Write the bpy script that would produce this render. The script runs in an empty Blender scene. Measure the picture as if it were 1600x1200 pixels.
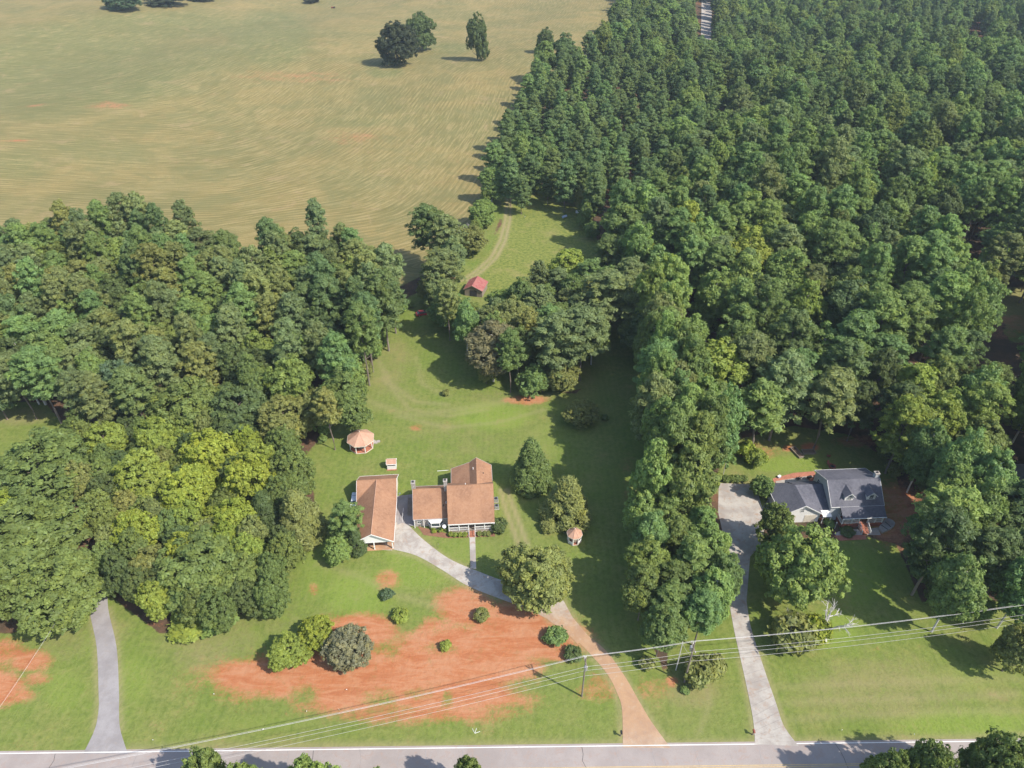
import bpy, math, random
import numpy as np
from mathutils import Vector, Matrix

R = math.radians
rnd = random.Random(7)
rng = np.random.default_rng(11)
scn = bpy.context.scene
C = scn.collection

# ------------------------------------------------------------------ camera, sky, sun, exposure
F, CAM_H, PITCH = 1111.0, 118.0, R(36.7)          # focal length in px of a 1600 px wide picture
cam = bpy.data.cameras.new('camera'); cam.sensor_width = 36; cam.lens = 36*F/1600
cam.clip_start = 1; cam.clip_end = 9000
camo = bpy.data.objects.new('camera', cam); C.objects.link(camo)
camo.location = (0, 0, CAM_H); camo.rotation_euler = (R(90)-PITCH, 0, 0)
scn.camera = camo

SUN_EL = R(47); SUN_H = Vector((.86, -.51)).normalized()
w = bpy.data.worlds.new('World'); scn.world = w; w.use_nodes = True
nt = w.node_tree; bg = nt.nodes['Background']
sky = nt.nodes.new('ShaderNodeTexSky'); sky.sky_type = 'NISHITA'; sky.sun_disc = False
sky.sun_elevation = SUN_EL; sky.sun_rotation = math.atan2(SUN_H.x, SUN_H.y)
nt.links.new(sky.outputs[0], bg.inputs[0]); bg.inputs[1].default_value = .15
sun = bpy.data.lights.new('sun', 'SUN'); sun.energy = 4.0; sun.angle = R(.55); sun.color = (1, .93, .83)
suno = bpy.data.objects.new('sun', sun); C.objects.link(suno)
sd = Vector((SUN_H.x*math.cos(SUN_EL), SUN_H.y*math.cos(SUN_EL), math.sin(SUN_EL)))
suno.rotation_euler = sd.to_track_quat('Z', 'Y').to_euler(); suno.location = sd*200
scn.view_settings.view_transform = 'Standard'; scn.view_settings.look = 'None'
scn.view_settings.gamma = 1; scn.view_settings.exposure = .66
cy = scn.cycles
cy.max_bounces = 5; cy.diffuse_bounces = 3; cy.glossy_bounces = 2; cy.transmission_bounces = 3
cy.volume_bounces = 0; cy.use_denoising = True; cy.caustics_reflective = False; cy.caustics_refractive = False

# ------------------------------------------------------------------ geometry of the place
sp, cp = math.sin(PITCH), math.cos(PITCH)

def sstep(a, b, x):
    t = np.clip((x-a)/(b-a), 0, 1); return t*t*(3-2*t)

def terrain(x, y):
    """ground height: level round the houses, gently rolling beyond"""
    k = sstep(250, 420, y)
    return 1.7*k*(3.2*np.sin(x/95+.6)*np.cos(y/120+.3) + 2.2*np.sin((x*.6+y)/75+1.2) + 1.2*np.sin((x-y*.4)/38))

def ray(px, py):
    a, b = (px-800)/F, (600-py)/F
    return np.array([a, cp+b*sp, -sp+b*cp])

def G(px, py, z=0.0):
    """the point z metres above the ground in the direction of a pixel"""
    d = ray(px, py)
    h = z
    for _ in range(12):
        t = (CAM_H-h)/-d[2]
        x, y = d[0]*t, d[1]*t
        h = z+float(terrain(x, y))
    return Vector((x, y, h))

def proj(x, y, z):
    x = np.asarray(x, float); y = np.asarray(y, float); dz = np.asarray(z, float)-CAM_H
    depth = y*cp-dz*sp
    up = y*sp+dz*cp
    return 800+F*x/depth, 600-F*up/depth, depth

def inpoly(px, py, poly):
    px = np.asarray(px); py = np.asarray(py)
    ins = np.zeros(px.shape, bool)
    n = len(poly)
    for i in range(n):
        x1, y1 = poly[i]; x2, y2 = poly[(i+1) % n]
        c = ((y1 > py) != (y2 > py))
        if y1 == y2: continue
        ins ^= c & (px < (x2-x1)*(py-y1)/(y2-y1)+x1)
    return ins

def polydist(px, py, poly, closed=True):
    d = np.full(np.shape(px), 1e9)
    n = len(poly)
    for i in range(n if closed else n-1):
        x1, y1 = poly[i]; x2, y2 = poly[(i+1) % n]
        dx, dy = x2-x1, y2-y1
        t = np.clip(((px-x1)*dx+(py-y1)*dy)/(dx*dx+dy*dy+1e-9), 0, 1)
        d = np.minimum(d, np.hypot(px-x1-t*dx, py-y1-t*dy))
    return d

# ------------------------------------------------------------------ scene helpers
def tag(o, label=None, cat=None, group=None, kind=None):
    for k, v in (('label', label), ('category', cat), ('group', group), ('kind', kind)):
        if v: o[k] = v
    return o

def empty(name, loc, rz=0, label=None, cat=None, group=None):
    o = bpy.data.objects.new(name, None); C.objects.link(o)
    o.empty_display_size = .5
    o.location = loc; o.rotation_euler = (0, 0, rz)
    return tag(o, label, cat, group)

def link(name, me, mat=None, parent=None):
    if mat is not None and not me.materials: me.materials.append(mat)
    o = bpy.data.objects.new(name, me); C.objects.link(o)
    if parent is not None: o.parent = parent
    return o

class MB:
    def __init__(s): s.v = []; s.f = []
    def add(s, vs, fs):
        n = len(s.v); s.v += [tuple(v) for v in vs]; s.f += [tuple(i+n for i in f) for f in fs]; return s
    def box(s, x0, x1, y0, y1, z0, z1):
        return s.add([(x0,y0,z0),(x1,y0,z0),(x1,y1,z0),(x0,y1,z0),(x0,y0,z1),(x1,y0,z1),(x1,y1,z1),(x0,y1,z1)],
                     [(0,3,2,1),(4,5,6,7),(0,1,5,4),(1,2,6,5),(2,3,7,6),(3,0,4,7)])
    def prism(s, poly, z0, z1):
        n = len(poly)
        a = sum(poly[i][0]*poly[(i+1)%n][1]-poly[(i+1)%n][0]*poly[i][1] for i in range(n))
        if a < 0: poly = poly[::-1]
        return s.add([(p[0],p[1],z0) for p in poly]+[(p[0],p[1],z1) for p in poly],
                     [tuple(range(n))[::-1], tuple(range(n,2*n))]+[(i,(i+1)%n,n+(i+1)%n,n+i) for i in range(n)])
    def wallpoly(s, pts, off):
        """polygon of 3-D points extruded by the vector off"""
        n = len(pts); o = Vector(off)
        return s.add([Vector(p) for p in pts]+[Vector(p)+o for p in pts],
                     [tuple(range(n)), tuple(range(n,2*n))[::-1]]+[((i+1)%n,i,n+i,n+(i+1)%n) for i in range(n)])
    def slab(s, pts, t=.16):
        """roof plane: polygon given on its top side, thickened downwards"""
        return s.wallpoly(pts, (0,0,-t))
    def tube(s, pts, r, n=6, r1=None):
        pts = [Vector(p) for p in pts]; m = len(pts)
        base = len(s.v)
        for i, p in enumerate(pts):
            d = (pts[min(i+1,m-1)]-pts[max(i-1,0)]).normalized()
            u = d.cross(Vector((0,0,1)))
            if u.length < 1e-3: u = Vector((1,0,0))
            u.normalize(); v = d.cross(u)
            rr = r if r1 is None else r+(r1-r)*i/(m-1)
            for k in range(n):
                a = 2*math.pi*k/n
                s.v.append(tuple(p+u*math.cos(a)*rr+v*math.sin(a)*rr))
        for i in range(m-1):
            for k in range(n):
                a, b = base+i*n+k, base+i*n+(k+1)%n
                s.f.append((a, b, b+n, a+n))
        s.f.append(tuple(base+k for k in range(n))[::-1]); s.f.append(tuple(base+(m-1)*n+k for k in range(n)))
        return s
    def mesh(s, name):
        me = bpy.data.meshes.new(name); me.from_pydata(s.v, [], s.f); me.update()
        import bmesh
        bm = bmesh.new(); bm.from_mesh(me); bmesh.ops.recalc_face_normals(bm, faces=bm.faces[:]); bm.to_mesh(me); bm.free()
        return me
    def build(s, name, mat, parent=None): return link(name, s.mesh(name), mat, parent)

def np_mesh(name, v, q):
    me = bpy.data.meshes.new(name); n, m = len(v), len(q)
    me.vertices.add(n); me.vertices.foreach_set('co', v.astype(np.float32).ravel())
    me.loops.add(m*4); me.loops.foreach_set('vertex_index', q.astype(np.int32).ravel())
    me.polygons.add(m); me.polygons.foreach_set('loop_start', np.arange(0, m*4, 4, dtype=np.int32))
    me.update(calc_edges=True)
    return me

# ------------------------------------------------------------------ materials
def newmat(name):
    m = bpy.data.materials.new(name); m.use_nodes = True
    n = m.node_tree.nodes; b = n['Principled BSDF']
    return m, n, m.node_tree.links, b

def node(n, t, **kw):
    x = n.new(t)
    for k, v in kw.items(): setattr(x, k, v)
    return x

def mixc(n, l, fac, a, b, mode='MIX'):
    x = node(n, 'ShaderNodeMix', data_type='RGBA', blend_type=mode)
    for i, v in ((0, fac), (6, a), (7, b)):
        if hasattr(v, 'links') or hasattr(v, 'is_linked'): l.new(v, x.inputs[i])
        else: x.inputs[i].default_value = v if i == 0 else (*v, 1)
    return x.outputs[2]

def math_(n, l, op, a, b=None, clamp=False):
    x = node(n, 'ShaderNodeMath', operation=op, use_clamp=clamp)
    for i, v in ((0, a), (1, b)):
        if v is None: continue
        if hasattr(v, 'is_linked'): l.new(v, x.inputs[i])
        else: x.inputs[i].default_value = v
    return x.outputs[0]

def noise(n, l, vec, scale, detail=3, rough=.55, dist=0):
    x = node(n, 'ShaderNodeTexNoise'); x.inputs['Scale'].default_value = scale
    x.inputs['Detail'].default_value = detail; x.inputs['Roughness'].default_value = rough
    x.inputs['Distortion'].default_value = dist
    if vec is not None: l.new(vec, x.inputs['Vector'])
    return x.outputs[0]

def ramp(n, l, v, lo, hi):
    x = node(n, 'ShaderNodeMapRange', interpolation_type='SMOOTHSTEP')
    l.new(v, x.inputs[0]); x.inputs[1].default_value = lo; x.inputs[2].default_value = hi
    return x.outputs[0]

def weathered(name, col, rough=.8, var=.25, s1=.35, s2=3.0, col2=None, bump=.0, metal=0):
    """a plain surface with large stains and fine mottling"""
    m, n, l, b = newmat(name)
    tc = node(n, 'ShaderNodeTexCoord').outputs['Object']
    a = noise(n, l, tc, s1, 4, .6); c = noise(n, l, tc, s2, 4, .7)
    c2 = col2 or tuple(x*(1-var) for x in col)
    base = mixc(n, l, ramp(n, l, a, .35, .68), col, c2)
    base = mixc(n, l, ramp(n, l, c, .3, .75), base, tuple(min(1, x*(1+var*.8)) for x in col))
    l.new(base, b.inputs['Base Color']); b.inputs['Roughness'].default_value = rough
    b.inputs['Metallic'].default_value = metal
    if bump:
        bp = node(n, 'ShaderNodeBump'); bp.inputs['Strength'].default_value = bump; bp.inputs['Distance'].default_value = .05
        l.new(c, bp.inputs['Height']); l.new(bp.outputs[0], b.inputs['Normal'])
    return m

def shingle(name, col, dark, lightc):
    """asphalt shingles: blended tabs, streaks of weathering down the slope"""
    m, n, l, b = newmat(name)
    tc = node(n, 'ShaderNodeTexCoord').outputs['Object']
    mp = node(n, 'ShaderNodeMapping'); mp.inputs['Scale'].default_value = (1, 1, 1); l.new(tc, mp.inputs[0])
    vo = node(n, 'ShaderNodeTexVoronoi'); vo.inputs['Scale'].default_value = 2.6; l.new(mp.outputs[0], vo.inputs['Vector'])
    tabs = node(n, 'ShaderNodeSeparateColor'); l.new(vo.outputs['Color'], tabs.inputs[0])
    st = noise(n, l, tc, .22, 4, .65); fn = noise(n, l, tc, 5, 3, .7)
    base = mixc(n, l, ramp(n, l, st, .36, .64), col, dark)
    sm = node(n, 'ShaderNodeMapping'); sm.inputs['Scale'].default_value = (1.6, .12, .12); l.new(tc, sm.inputs[0])
    base = mixc(n, l, math_(n, l, 'MULTIPLY', ramp(n, l, noise(n, l, sm.outputs[0], 1.0, 5, .75), .48, .7), .45), base, dark)
    base = mixc(n, l, math_(n, l, 'MULTIPLY', tabs.outputs[0], .45), base, lightc)
    base = mixc(n, l, math_(n, l, 'MULTIPLY', ramp(n, l, fn, .4, .8), .5), base, dark)
    wv = node(n, 'ShaderNodeTexWave', wave_type='BANDS', bands_direction='Z'); wv.inputs['Scale'].default_value = 1.9
    l.new(tc, wv.inputs['Vector'])
    base = mixc(n, l, math_(n, l, 'MULTIPLY', ramp(n, l, wv.outputs[1], .75, 1), .22), base, dark)
    l.new(base, b.inputs['Base Color']); b.inputs['Roughness'].default_value = .92
    b.inputs['Specular IOR Level'].default_value = .25
    return m

def foliage(name):
    m, n, l, b = newmat(name)
    n.remove(b)
    out = n['Material Output']
    ti = node(n, 'ShaderNodeAttribute', attribute_type='INSTANCER', attribute_name='tint')
    sh = node(n, 'ShaderNodeAttribute', attribute_type='GEOMETRY', attribute_name='shade')
    hs = node(n, 'ShaderNodeAttribute', attribute_type='GEOMETRY', attribute_name='warm')
    k = node(n, 'ShaderNodeVectorMath', operation='SCALE'); l.new(ti.outputs['Vector'], k.inputs[0]); l.new(sh.outputs['Fac'], k.inputs['Scale'])
    warm = mixc(n, l, hs.outputs['Fac'], k.outputs[0], (1.3, 1.12, .6), 'MULTIPLY')
    df = node(n, 'ShaderNodeBsdfDiffuse'); l.new(warm, df.inputs[0])
    tr = node(n, 'ShaderNodeBsdfTranslucent')
    tcol = mixc(n, l, 1.0, warm, (1.1, 1.2, .6), 'MULTIPLY'); l.new(tcol, tr.inputs[0])
    gl = node(n, 'ShaderNodeBsdfGlossy'); gl.inputs['Roughness'].default_value = .5; gl.inputs[0].default_value = (.9, .95, 1, 1)
    m1 = node(n, 'ShaderNodeMixShader'); m1.inputs[0].default_value = .32; l.new(df.outputs[0], m1.inputs[1]); l.new(tr.outputs[0], m1.inputs[2])
    m2 = node(n, 'ShaderNodeMixShader'); m2.inputs[0].default_value = .012; l.new(m1.outputs[0], m2.inputs[1]); l.new(gl.outputs[0], m2.inputs[2])
    l.new(m2.outputs[0], out.inputs[0])
    return m

M = {}
M['leaf'] = foliage('foliage')
M['bark'] = weathered('bark', (.19, .15, .12), .9, .4, .8, 4)
M['pale_bark'] = weathered('pale_bark', (.55, .52, .49), .9, .3, .8, 4)
M['orange_roof'] = shingle('orange_shingle', (.345, .185, .105), (.255, .135, .080), (.42, .25, .155))
M['tan_roof'] = shingle('tan_shingle', (.50, .29, .20), (.40, .23, .155), (.56, .37, .27))
M['grey_roof'] = shingle('grey_shingle', (.128, .128, .152), (.085, .086, .105), (.18, .18, .205))
M['red_metal'] = weathered('red_metal_roof', (.30, .085, .075), .6, .35, .9, 3, (.36, .19, .15))
M['white'] = weathered('white_paint', (.78, .77, .74), .6, .1, .5, 3)
M['trim'] = weathered('grey_trim', (.42, .40, .40), .7, .1)
M['siding'] = weathered('cream_siding', (.62, .56, .46), .75, .12, .4, 3)
M['greysiding'] = weathered('grey_siding', (.50, .52, .54), .75, .12, .4, 3)
M['stone'] = weathered('grey_stone', (.34, .31, .28), .9, .4, 1.2, 4)
M['brick'] = weathered('red_brick', (.27, .085, .055), .9, .35, .6, 6)
M['brickpave'] = weathered('brick_paving', (.36, .145, .09), .9, .35, .6, 5)
M['deckred'] = weathered('stained_deck', (.38, .14, .08), .8, .25, .6, 5)
M['glass'] = weathered('window_glass', (.06, .08, .09), .08, .2)
M['dark'] = weathered('dark_opening', (.03, .03, .035), .8, .3)
M['metal'] = weathered('galvanised', (.45, .46, .48), .45, .2, metal=.6)
M['wire'] = weathered('aluminium_wire', (.52, .50, .49), .5, .1)
M['pole'] = weathered('pole_wood', (.20, .165, .135), .9, .3, .7, 5)
M['wood'] = weathered('grey_timber', (.23, .19, .15), .9, .3, .7, 5)
M['soil'] = weathered('planter_soil', (.13, .09, .06), .95, .35, 1, 5)
M['mulch'] = weathered('mulch', (.21, .105, .06), .95, .35, 1, 5)
M['blackplastic'] = weathered('black_plastic', (.02, .02, .022), .5, .2)
M['rubber'] = weathered('rubber', (.018, .018, .018), .8, .2)
M['bluegrey'] = weathered('blue_tarp', (.42, .5, .66), .5, .15)
M['whitepaintcar'] = weathered('white_car_paint', (.72, .74, .78), .25, .05)
M['darkpaintcar'] = weathered('dark_car_paint', (.03, .04, .06), .25, .05)
M['redpaint'] = weathered('red_paint', (.32, .03, .03), .4, .2)
M['flag'] = weathered('white_marker', (.85, .85, .82), .6, .05)

# ------------------------------------------------------------------ the ground: one sheet, its covers given by soft masks
def axis(lo, hi, n0, n1, step, grow, end):
    a = list(np.arange(n0, n1+1e-6, step)); s = step
    b = []; x = n0
    while x > lo: s = min(s*grow, end); x -= s; b.append(x)
    s = step; c = []; x = a[-1]
    while x < hi: s = min(s*grow, end); x += s; c.append(x)
    return np.array(b[::-1]+a+c)

gx = axis(-1500, 1500, -112, 118, .7, 1.09, 60)
ys = [-60.0, 0, 25, 40]
y = 48.0
while y < 2600:
    ys.append(y)
    y += .62 if y < 160 else min(60, .62*(1+(y-160)/28) if y < 340 else (3.2 if y < 860 else 3.2*(1+(y-860)/60)))
gy = np.array(ys)
GX, GY = np.meshgrid(gx, gy)
GZ = terrain(GX, GY)
nx, ny = len(gx), len(gy)
gv = np.stack([GX.ravel(), GY.ravel(), GZ.ravel()], 1)
ii = np.arange((ny-1)*nx).reshape(ny-1, nx)[:, :-1].ravel()
gq = np.stack([ii, ii+1, ii+nx+1, ii+nx], 1)
gme = np_mesh('ground', gv, gq)
U, V, D = proj(gv[:, 0], gv[:, 1], gv[:, 2])
front = gv[:, 1] > 30
U = np.where(front, U, 800+gv[:, 0]*8); V = np.where(front, V, 1500)

def area(polys, soft=9.0):
    m = np.zeros(len(U))
    for p in polys:
        sgn = np.where(inpoly(U, V, p), 1, -1)*polydist(U, V, p)
        m = np.maximum(m, sstep(-soft, soft, sgn))
    return m

def blobs(lst):
    m = np.zeros(len(U))
    for cx, cyy, rx, ry, wgt in lst:
        d = np.hypot((U-cx)/rx, (V-cyy)/ry)
        m = np.maximum(m, wgt*(1-sstep(.35, 1.25, d)))
    return m

FIELD = [(-1500,470),(-1500,-190),(1080,-190),(1040,-30),(1010,0),(950,62),(880,110),(835,195),(775,280),(745,350),(700,410),(620,450),(500,460),(380,470),(200,460),(60,440),(0,430)]
LAWN = [(470,720),(540,640),(590,550),(625,480),(680,495),(760,560),(800,612),(900,615),(960,560),(1030,540),(1060,700),(1040,900),(1020,1010),(1040,1055),(1130,1065),(1165,1000),(1180,960),(1290,850),(1320,830),(1400,850),(1440,940),(1600,940),(2300,940),(2300,1600),(-800,1600),(-800,960),(20,990),(150,915),(250,990),(330,985),(430,930),(450,860),(500,850),(490,770)]
BACKLAWN = [(1115,755),(1140,690),(1240,665),(1330,680),(1390,720),(1420,800),(1390,840),(1300,800),(1130,800)]
MEADOW = [(790,290),(850,295),(905,315),(945,400),(900,440),(850,455),(730,455),(715,440),(760,400),(785,350)]
LEFTLAWN = [(-300,625),(70,628),(120,690),(60,720),(-300,720)]
RIGHTCLEAR = [(1555,450),(1900,440),(1900,545),(1575,535)]
CLAY = [(560,1062,265,62,1),(700,1085,160,48,1),(400,1055,90,34,.95),(520,1058,215,48,1),(720,1030,150,70,1),(560,985,75,35,.9),(800,990,100,60,.95),(730,950,60,40,.9),(640,1095,200,42,.85),(880,1000,60,40,.7),
        (935,1075,42,30,.55),(605,905,26,20,.6),(490,920,12,14,.5),(690,985,60,30,.7),(-10,1075,60,40,.9),(45,1032,45,22,.75),(5,1020,50,30,.7),(60,1060,25,14,.5),(20,1085,40,18,.7),(820,625,45,9,.75),(650,668,12,7,.5),
        (1400,800,55,70,.6),(1235,700,16,7,.8),(1265,698,20,8,.8),(18,217,14,6,.95),(0,250,10,5,.95),(165,165,35,8,.45),(60,165,10,4,.5),(1575,510,45,26,.45),
        (1050,1065,14,10,.7),(550,215,60,12,.3),(470,120,120,14,.28),(980,740,20,70,.2),(1020,1075,40,20,.35),(510,640,18,30,.45),(240,975,20,8,.4),(1180,705,50,20,.4),
        (868,1020,50,18,.75),(1370,1015,8,5,.3),(610,645,30,10,.2),(1350,690,70,12,.5),(1430,760,30,30,.45)]
DRY = [(330,1000,110,75,.6),(545,590,30,70,.8),(610,570,55,70,.5),(1380,1075,190,70,.6),(720,690,140,45,.4),(1150,770,50,40,.8),(1080,1080,60,45,.6),(430,950,70,80,.4),
       (180,985,60,30,.4),(560,760,40,90,.3),(30,650,70,20,.7),(840,700,60,60,.4),(800,620,120,14,.5),(1590,480,60,50,1),(960,1110,60,30,.3),(600,1115,250,25,.35),(100,1000,60,50,.5),(1560,1060,80,60,.4)]
GREENF = [(120,110,260,90,.85),(300,90,140,40,.7),(150,240,120,40,.5),(560,190,120,14,.6),(700,150,80,14,.5),(100,60,190,40,.7),(60,150,150,60,.7),(250,40,200,30,.8),(420,60,90,60,.9),(620,180,150,25,.5),(30,260,90,40,.6),(700,75,60,12,.8),(600,110,40,16,.9),(860,150,60,50,.6),(500,145,160,20,.4),(760,190,40,60,.5)]
mf = area([FIELD], 6); ml = area([LAWN, BACKLAWN, LEFTLAWN, RIGHTCLEAR, [(690,440),(1000,420),(1035,560),(960,600),(800,625),(690,520),(625,470)], [(1120,850),(1215,850),(1215,1010),(1130,1070),(1040,1060),(1050,960)], [(700,410),(745,345),(775,285),(800,290),(760,400),(715,445)]]); mm = area([MEADOW], 6)
forest = np.clip(1-mf-ml-mm, 0, 1)
GRASSY = [(475,1085,34,20,.8),(590,1088,42,20,.8),(655,1083,34,13,.85),(700,1092,14,20,.8),(690,1015,34,15,.8),(600,1108,60,12,.5),(430,1100,40,14,.6),(810,1075,40,16,.6),(640,975,25,15,.4),(760,1105,60,10,.5),(880,1060,40,16,.5)]
LUSH = [(1340,900,60,60,.8),(1300,985,60,40,.8),(1500,1130,160,30,.7),(640,870,60,30,.6),(770,650,80,30,.8),(560,930,80,50,.7),(500,900,50,60,.5),(210,1060,40,60,.5),(100,1080,50,50,.5),(720,860,80,30,.5),(850,690,50,40,.5),(1230,725,90,16,.9),(420,1130,120,20,.4),(640,900,90,30,.6),(830,330,30,30,.5),(1500,1060,120,30,.5)]
clay = np.clip(blobs(CLAY)-.6*blobs(GRASSY), 0, 1); lush = blobs(LUSH); dry = blobs(DRY); grf = blobs(GREENF)
# wheel ruts
def rut(pts, wd):
    p = [tuple(G(a, b))[:2] for a, b in pts]
    d = polydist(gv[:, 0], gv[:, 1], p, False)
    return np.exp(-((d/wd)**2))
worn = np.zeros(len(U))
for off in (-5, 5):
    worn = np.maximum(worn, rut([(724+off,440),(748+off,424),(772+off*.9,402),(786+off*.8,375),(793+off*.7,345),(796+off*.5,305)], .75))
for off in (0, 13):
    worn = np.maximum(worn, .9*rut([(782+off*.8,765),(790+off,795),(803+off,830),(812+off,855)], .6))
worn = np.maximum(worn, .35*rut([(560,620),(640,650),(720,640),(800,625)], 1.6))
for pts, wd, k_ in [([(590,560),(610,600),(650,628),(700,632)], .9, .4), ([(598,590),(640,640),(700,650),(760,640)], .8, .4), ([(620,650),(700,668),(780,660),(850,640)], .8, .35), ([(650,560),(660,600),(700,620)], .9, .3), ([(500,880),(560,900),(620,930),(690,950)], .9, .3), ([(1090,1150),(1110,1100),(1100,1060)], .5, .3), ([(1200,1100),(1300,1095),(1450,1090),(1590,1085)], .8, .3), ([(1210,1125),(1300,1120),(1450,1113),(1590,1110)], .8, .3), ([(1195,1075),(1300,1070),(1450,1064),(1590,1060)], .8, .25),
                   ([(202,1172),(500,1168),(970,1164)], .9, .6), ([(1045,1163),(1180,1160)], .8, .6), ([(1250,1159),(1420,1156),(1600,1152)], .8, .6)]:
    worn = np.maximum(worn, k_*rut(pts, wd))
for pts in ([(854,968),(890,992),(925,1027),(950,1057),(964,1087),(971,1112),(972,1166)], [(880,937),(906,981),(946,1016),(976,1056),(1001,1098),(1020,1130),(1049,1166)], [(140,950),(150,1010),(153,1080),(153,1110),(147,1140)], [(170,950),(183,1010),(187,1080),(187,1110),(189,1140)], [(612,860),(650,870),(690,892),(730,917),(780,937)], [(640,824),(660,844),(700,874),(745,893)], [(1156,1025),(1165,1070),(1175,1120),(1178,1160)], [(1185,1015),(1200,1060),(1214,1100),(1226,1135),(1248,1163)]):
    worn = np.maximum(worn, .7*rut(pts, .55))
# mowing swaths run round the hayfield's edge
E1 = [tuple(G(a, b))[:2] for a, b in [(985,-60),(965,0),(905,70),(840,125),(815,200),(770,280),(745,350),(660,415)]]
E2 = [tuple(G(a, b))[:2] for a, b in [(660,415),(560,420),(420,405),(300,420),(100,415),(-100,400),(-600,380)]]
d1 = polydist(gv[:, 0], gv[:, 1], E1, False); d2 = polydist(gv[:, 0], gv[:, 1], E2, False)
kk = 30.0
swath = -kk*np.log(np.exp(-np.clip(d1, 0, 1500)/kk)+np.exp(-np.clip(d2*1.15, 0, 1500)/kk)+1e-30)
swath += 1.2*np.sin(gv[:, 0]/61)*np.sin(gv[:, 1]/83)
for nm, arr in (('m_field', mf), ('m_forest', forest), ('m_meadow', mm), ('m_clay', clay), ('m_dry', dry), ('m_green', grf), ('m_worn', worn), ('m_lush', lush), ('swath', swath)):
    at = gme.attributes.new(nm, 'FLOAT', 'POINT'); at.data.foreach_set('value', arr.astype(np.float32))
gme.polygons.foreach_set('use_smooth', np.ones(len(gme.polygons), bool))

def ground_material():
    m, n, l, b = newmat('ground_cover')
    P = node(n, 'ShaderNodeNewGeometry').outputs['Position']
    A = lambda s: node(n, 'ShaderNodeAttribute', attribute_name=s).outputs['Fac']
    big = noise(n, l, P, .018, 4, .6); mid = noise(n, l, P, .11, 5, .65); fine = noise(n, l, P, .9, 5, .7); vf = noise(n, l, P, 4.5, 3, .7)
    tuft = noise(n, l, P, 2.0, 4, .75)
    def edge(mask, amp, lo=.4, hi=.6, src=None):
        o = math_(n, l, 'MULTIPLY', math_(n, l, 'SUBTRACT', src or fine, .5), amp)
        o2 = math_(n, l, 'MULTIPLY', math_(n, l, 'SUBTRACT', mid, .5), amp*.9)
        return ramp(n, l, math_(n, l, 'ADD', math_(n, l, 'ADD', mask, o), o2), lo, hi)
    # lawn
    lawn = mixc(n, l, ramp(n, l, mid, .35, .68), (.158, .215, .040), (.215, .228, .064))
    lawn = mixc(n, l, math_(n, l, 'MULTIPLY', ramp(n, l, fine, .35, .7), .8), lawn, (.110, .152, .032))
    lawn = mixc(n, l, math_(n, l, 'MULTIPLY', ramp(n, l, big, .45, .65), .5), lawn, (.195, .205, .070))
    lawn = mixc(n, l, math_(n, l, 'MULTIPLY', edge(A('m_lush'), .6, .2, .8), .8), lawn, (.190, .262, .044))
    dm = edge(A('m_dry'), .55, .25, .8)
    lawn = mixc(n, l, math_(n, l, 'MULTIPLY', dm, .75), lawn, (.25, .215, .10))
    lawn = mixc(n, l, math_(n, l, 'MULTIPLY', ramp(n, l, tuft, .45, .75), .55), lawn, (.078, .108, .024))
    pat = noise(n, l, P, .33, 5, .75, .8)
    lawn = mixc(n, l, math_(n, l, 'MULTIPLY', ramp(n, l, pat, .5, .7), .55), lawn, (.215, .228, .072))
    lawn = mixc(n, l, math_(n, l, 'MULTIPLY', ramp(n, l, pat, .5, .3), .45), lawn, (.10, .15, .028))
    lawn = mixc(n, l, math_(n, l, 'MULTIPLY', ramp(n, l, mid, .62, .8), .45), lawn, (.27, .22, .11))
    wv = node(n, 'ShaderNodeTexWave', bands_direction='X'); wv.inputs['Scale'].default_value = .22; wv.inputs['Distortion'].default_value = 2.5; wv.inputs['Detail Scale'].default_value = .15
    l.new(P, wv.inputs['Vector'])
    lawn = mixc(n, l, math_(n, l, 'MULTIPLY', wv.outputs[1], .13), lawn, (.24, .26, .085))
    # hayfield with raked swaths
    sw = A('swath')
    sx = node(n, 'ShaderNodeCombineXYZ'); l.new(sw, sx.inputs[0])
    sepP = node(n, 'ShaderNodeSeparateXYZ'); l.new(P, sepP.inputs[0])
    l.new(math_(n, l, 'MULTIPLY', math_(n, l, 'ADD', sepP.outputs[0], sepP.outputs[1]), .05), sx.inputs[1])
    rows = noise(n, l, sx.outputs[0], 1.1, 4, .7, .25)
    w2 = node(n, 'ShaderNodeTexWave', bands_direction='X'); w2.inputs['Scale'].default_value = .13; w2.inputs['Distortion'].default_value = 2.6; w2.inputs['Detail Scale'].default_value = 1.2
    w2.inputs['Detail'].default_value = 3; l.new(sx.outputs[0], w2.inputs['Vector'])
    field = mixc(n, l, ramp(n, l, big, .36, .62), (.252, .196, .076), (.182, .165, .064))
    field = mixc(n, l, math_(n, l, 'MULTIPLY', edge(A('m_green'), .6, .25, .8), .9), field, (.145, .158, .058))
    field = mixc(n, l, math_(n, l, 'MULTIPLY', ramp(n, l, rows, .45, .62), .65), field, (.345, .275, .125))
    field = mixc(n, l, math_(n, l, 'MULTIPLY', math_(n, l, 'MULTIPLY', ramp(n, l, w2.outputs[1], .3, .9), ramp(n, l, noise(n, l, P, .022, 4, .6, .5), .42, .6)), .5), field, (.135, .125, .044))
    field = mixc(n, l, math_(n, l, 'MULTIPLY', ramp(n, l, mid, .55, .8), .35), field, (.27, .175, .08))
    field = mixc(n, l, math_(n, l, 'MULTIPLY', ramp(n, l, fine, .5, .8), .6), field, (.125, .130, .045))
    field = mixc(n, l, math_(n, l, 'MULTIPLY', ramp(n, l, rows, .46, .32), .5), field, (.125, .115, .045))
    fm = noise(n, l, P, .045, 6, .72, .6)
    field = mixc(n, l, math_(n, l, 'MULTIPLY', ramp(n, l, fm, .48, .66), .55), field, (.160, .158, .064))
    field = mixc(n, l, math_(n, l, 'MULTIPLY', ramp(n, l, fm, .44, .30), .5), field, (.33, .24, .125))
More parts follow.
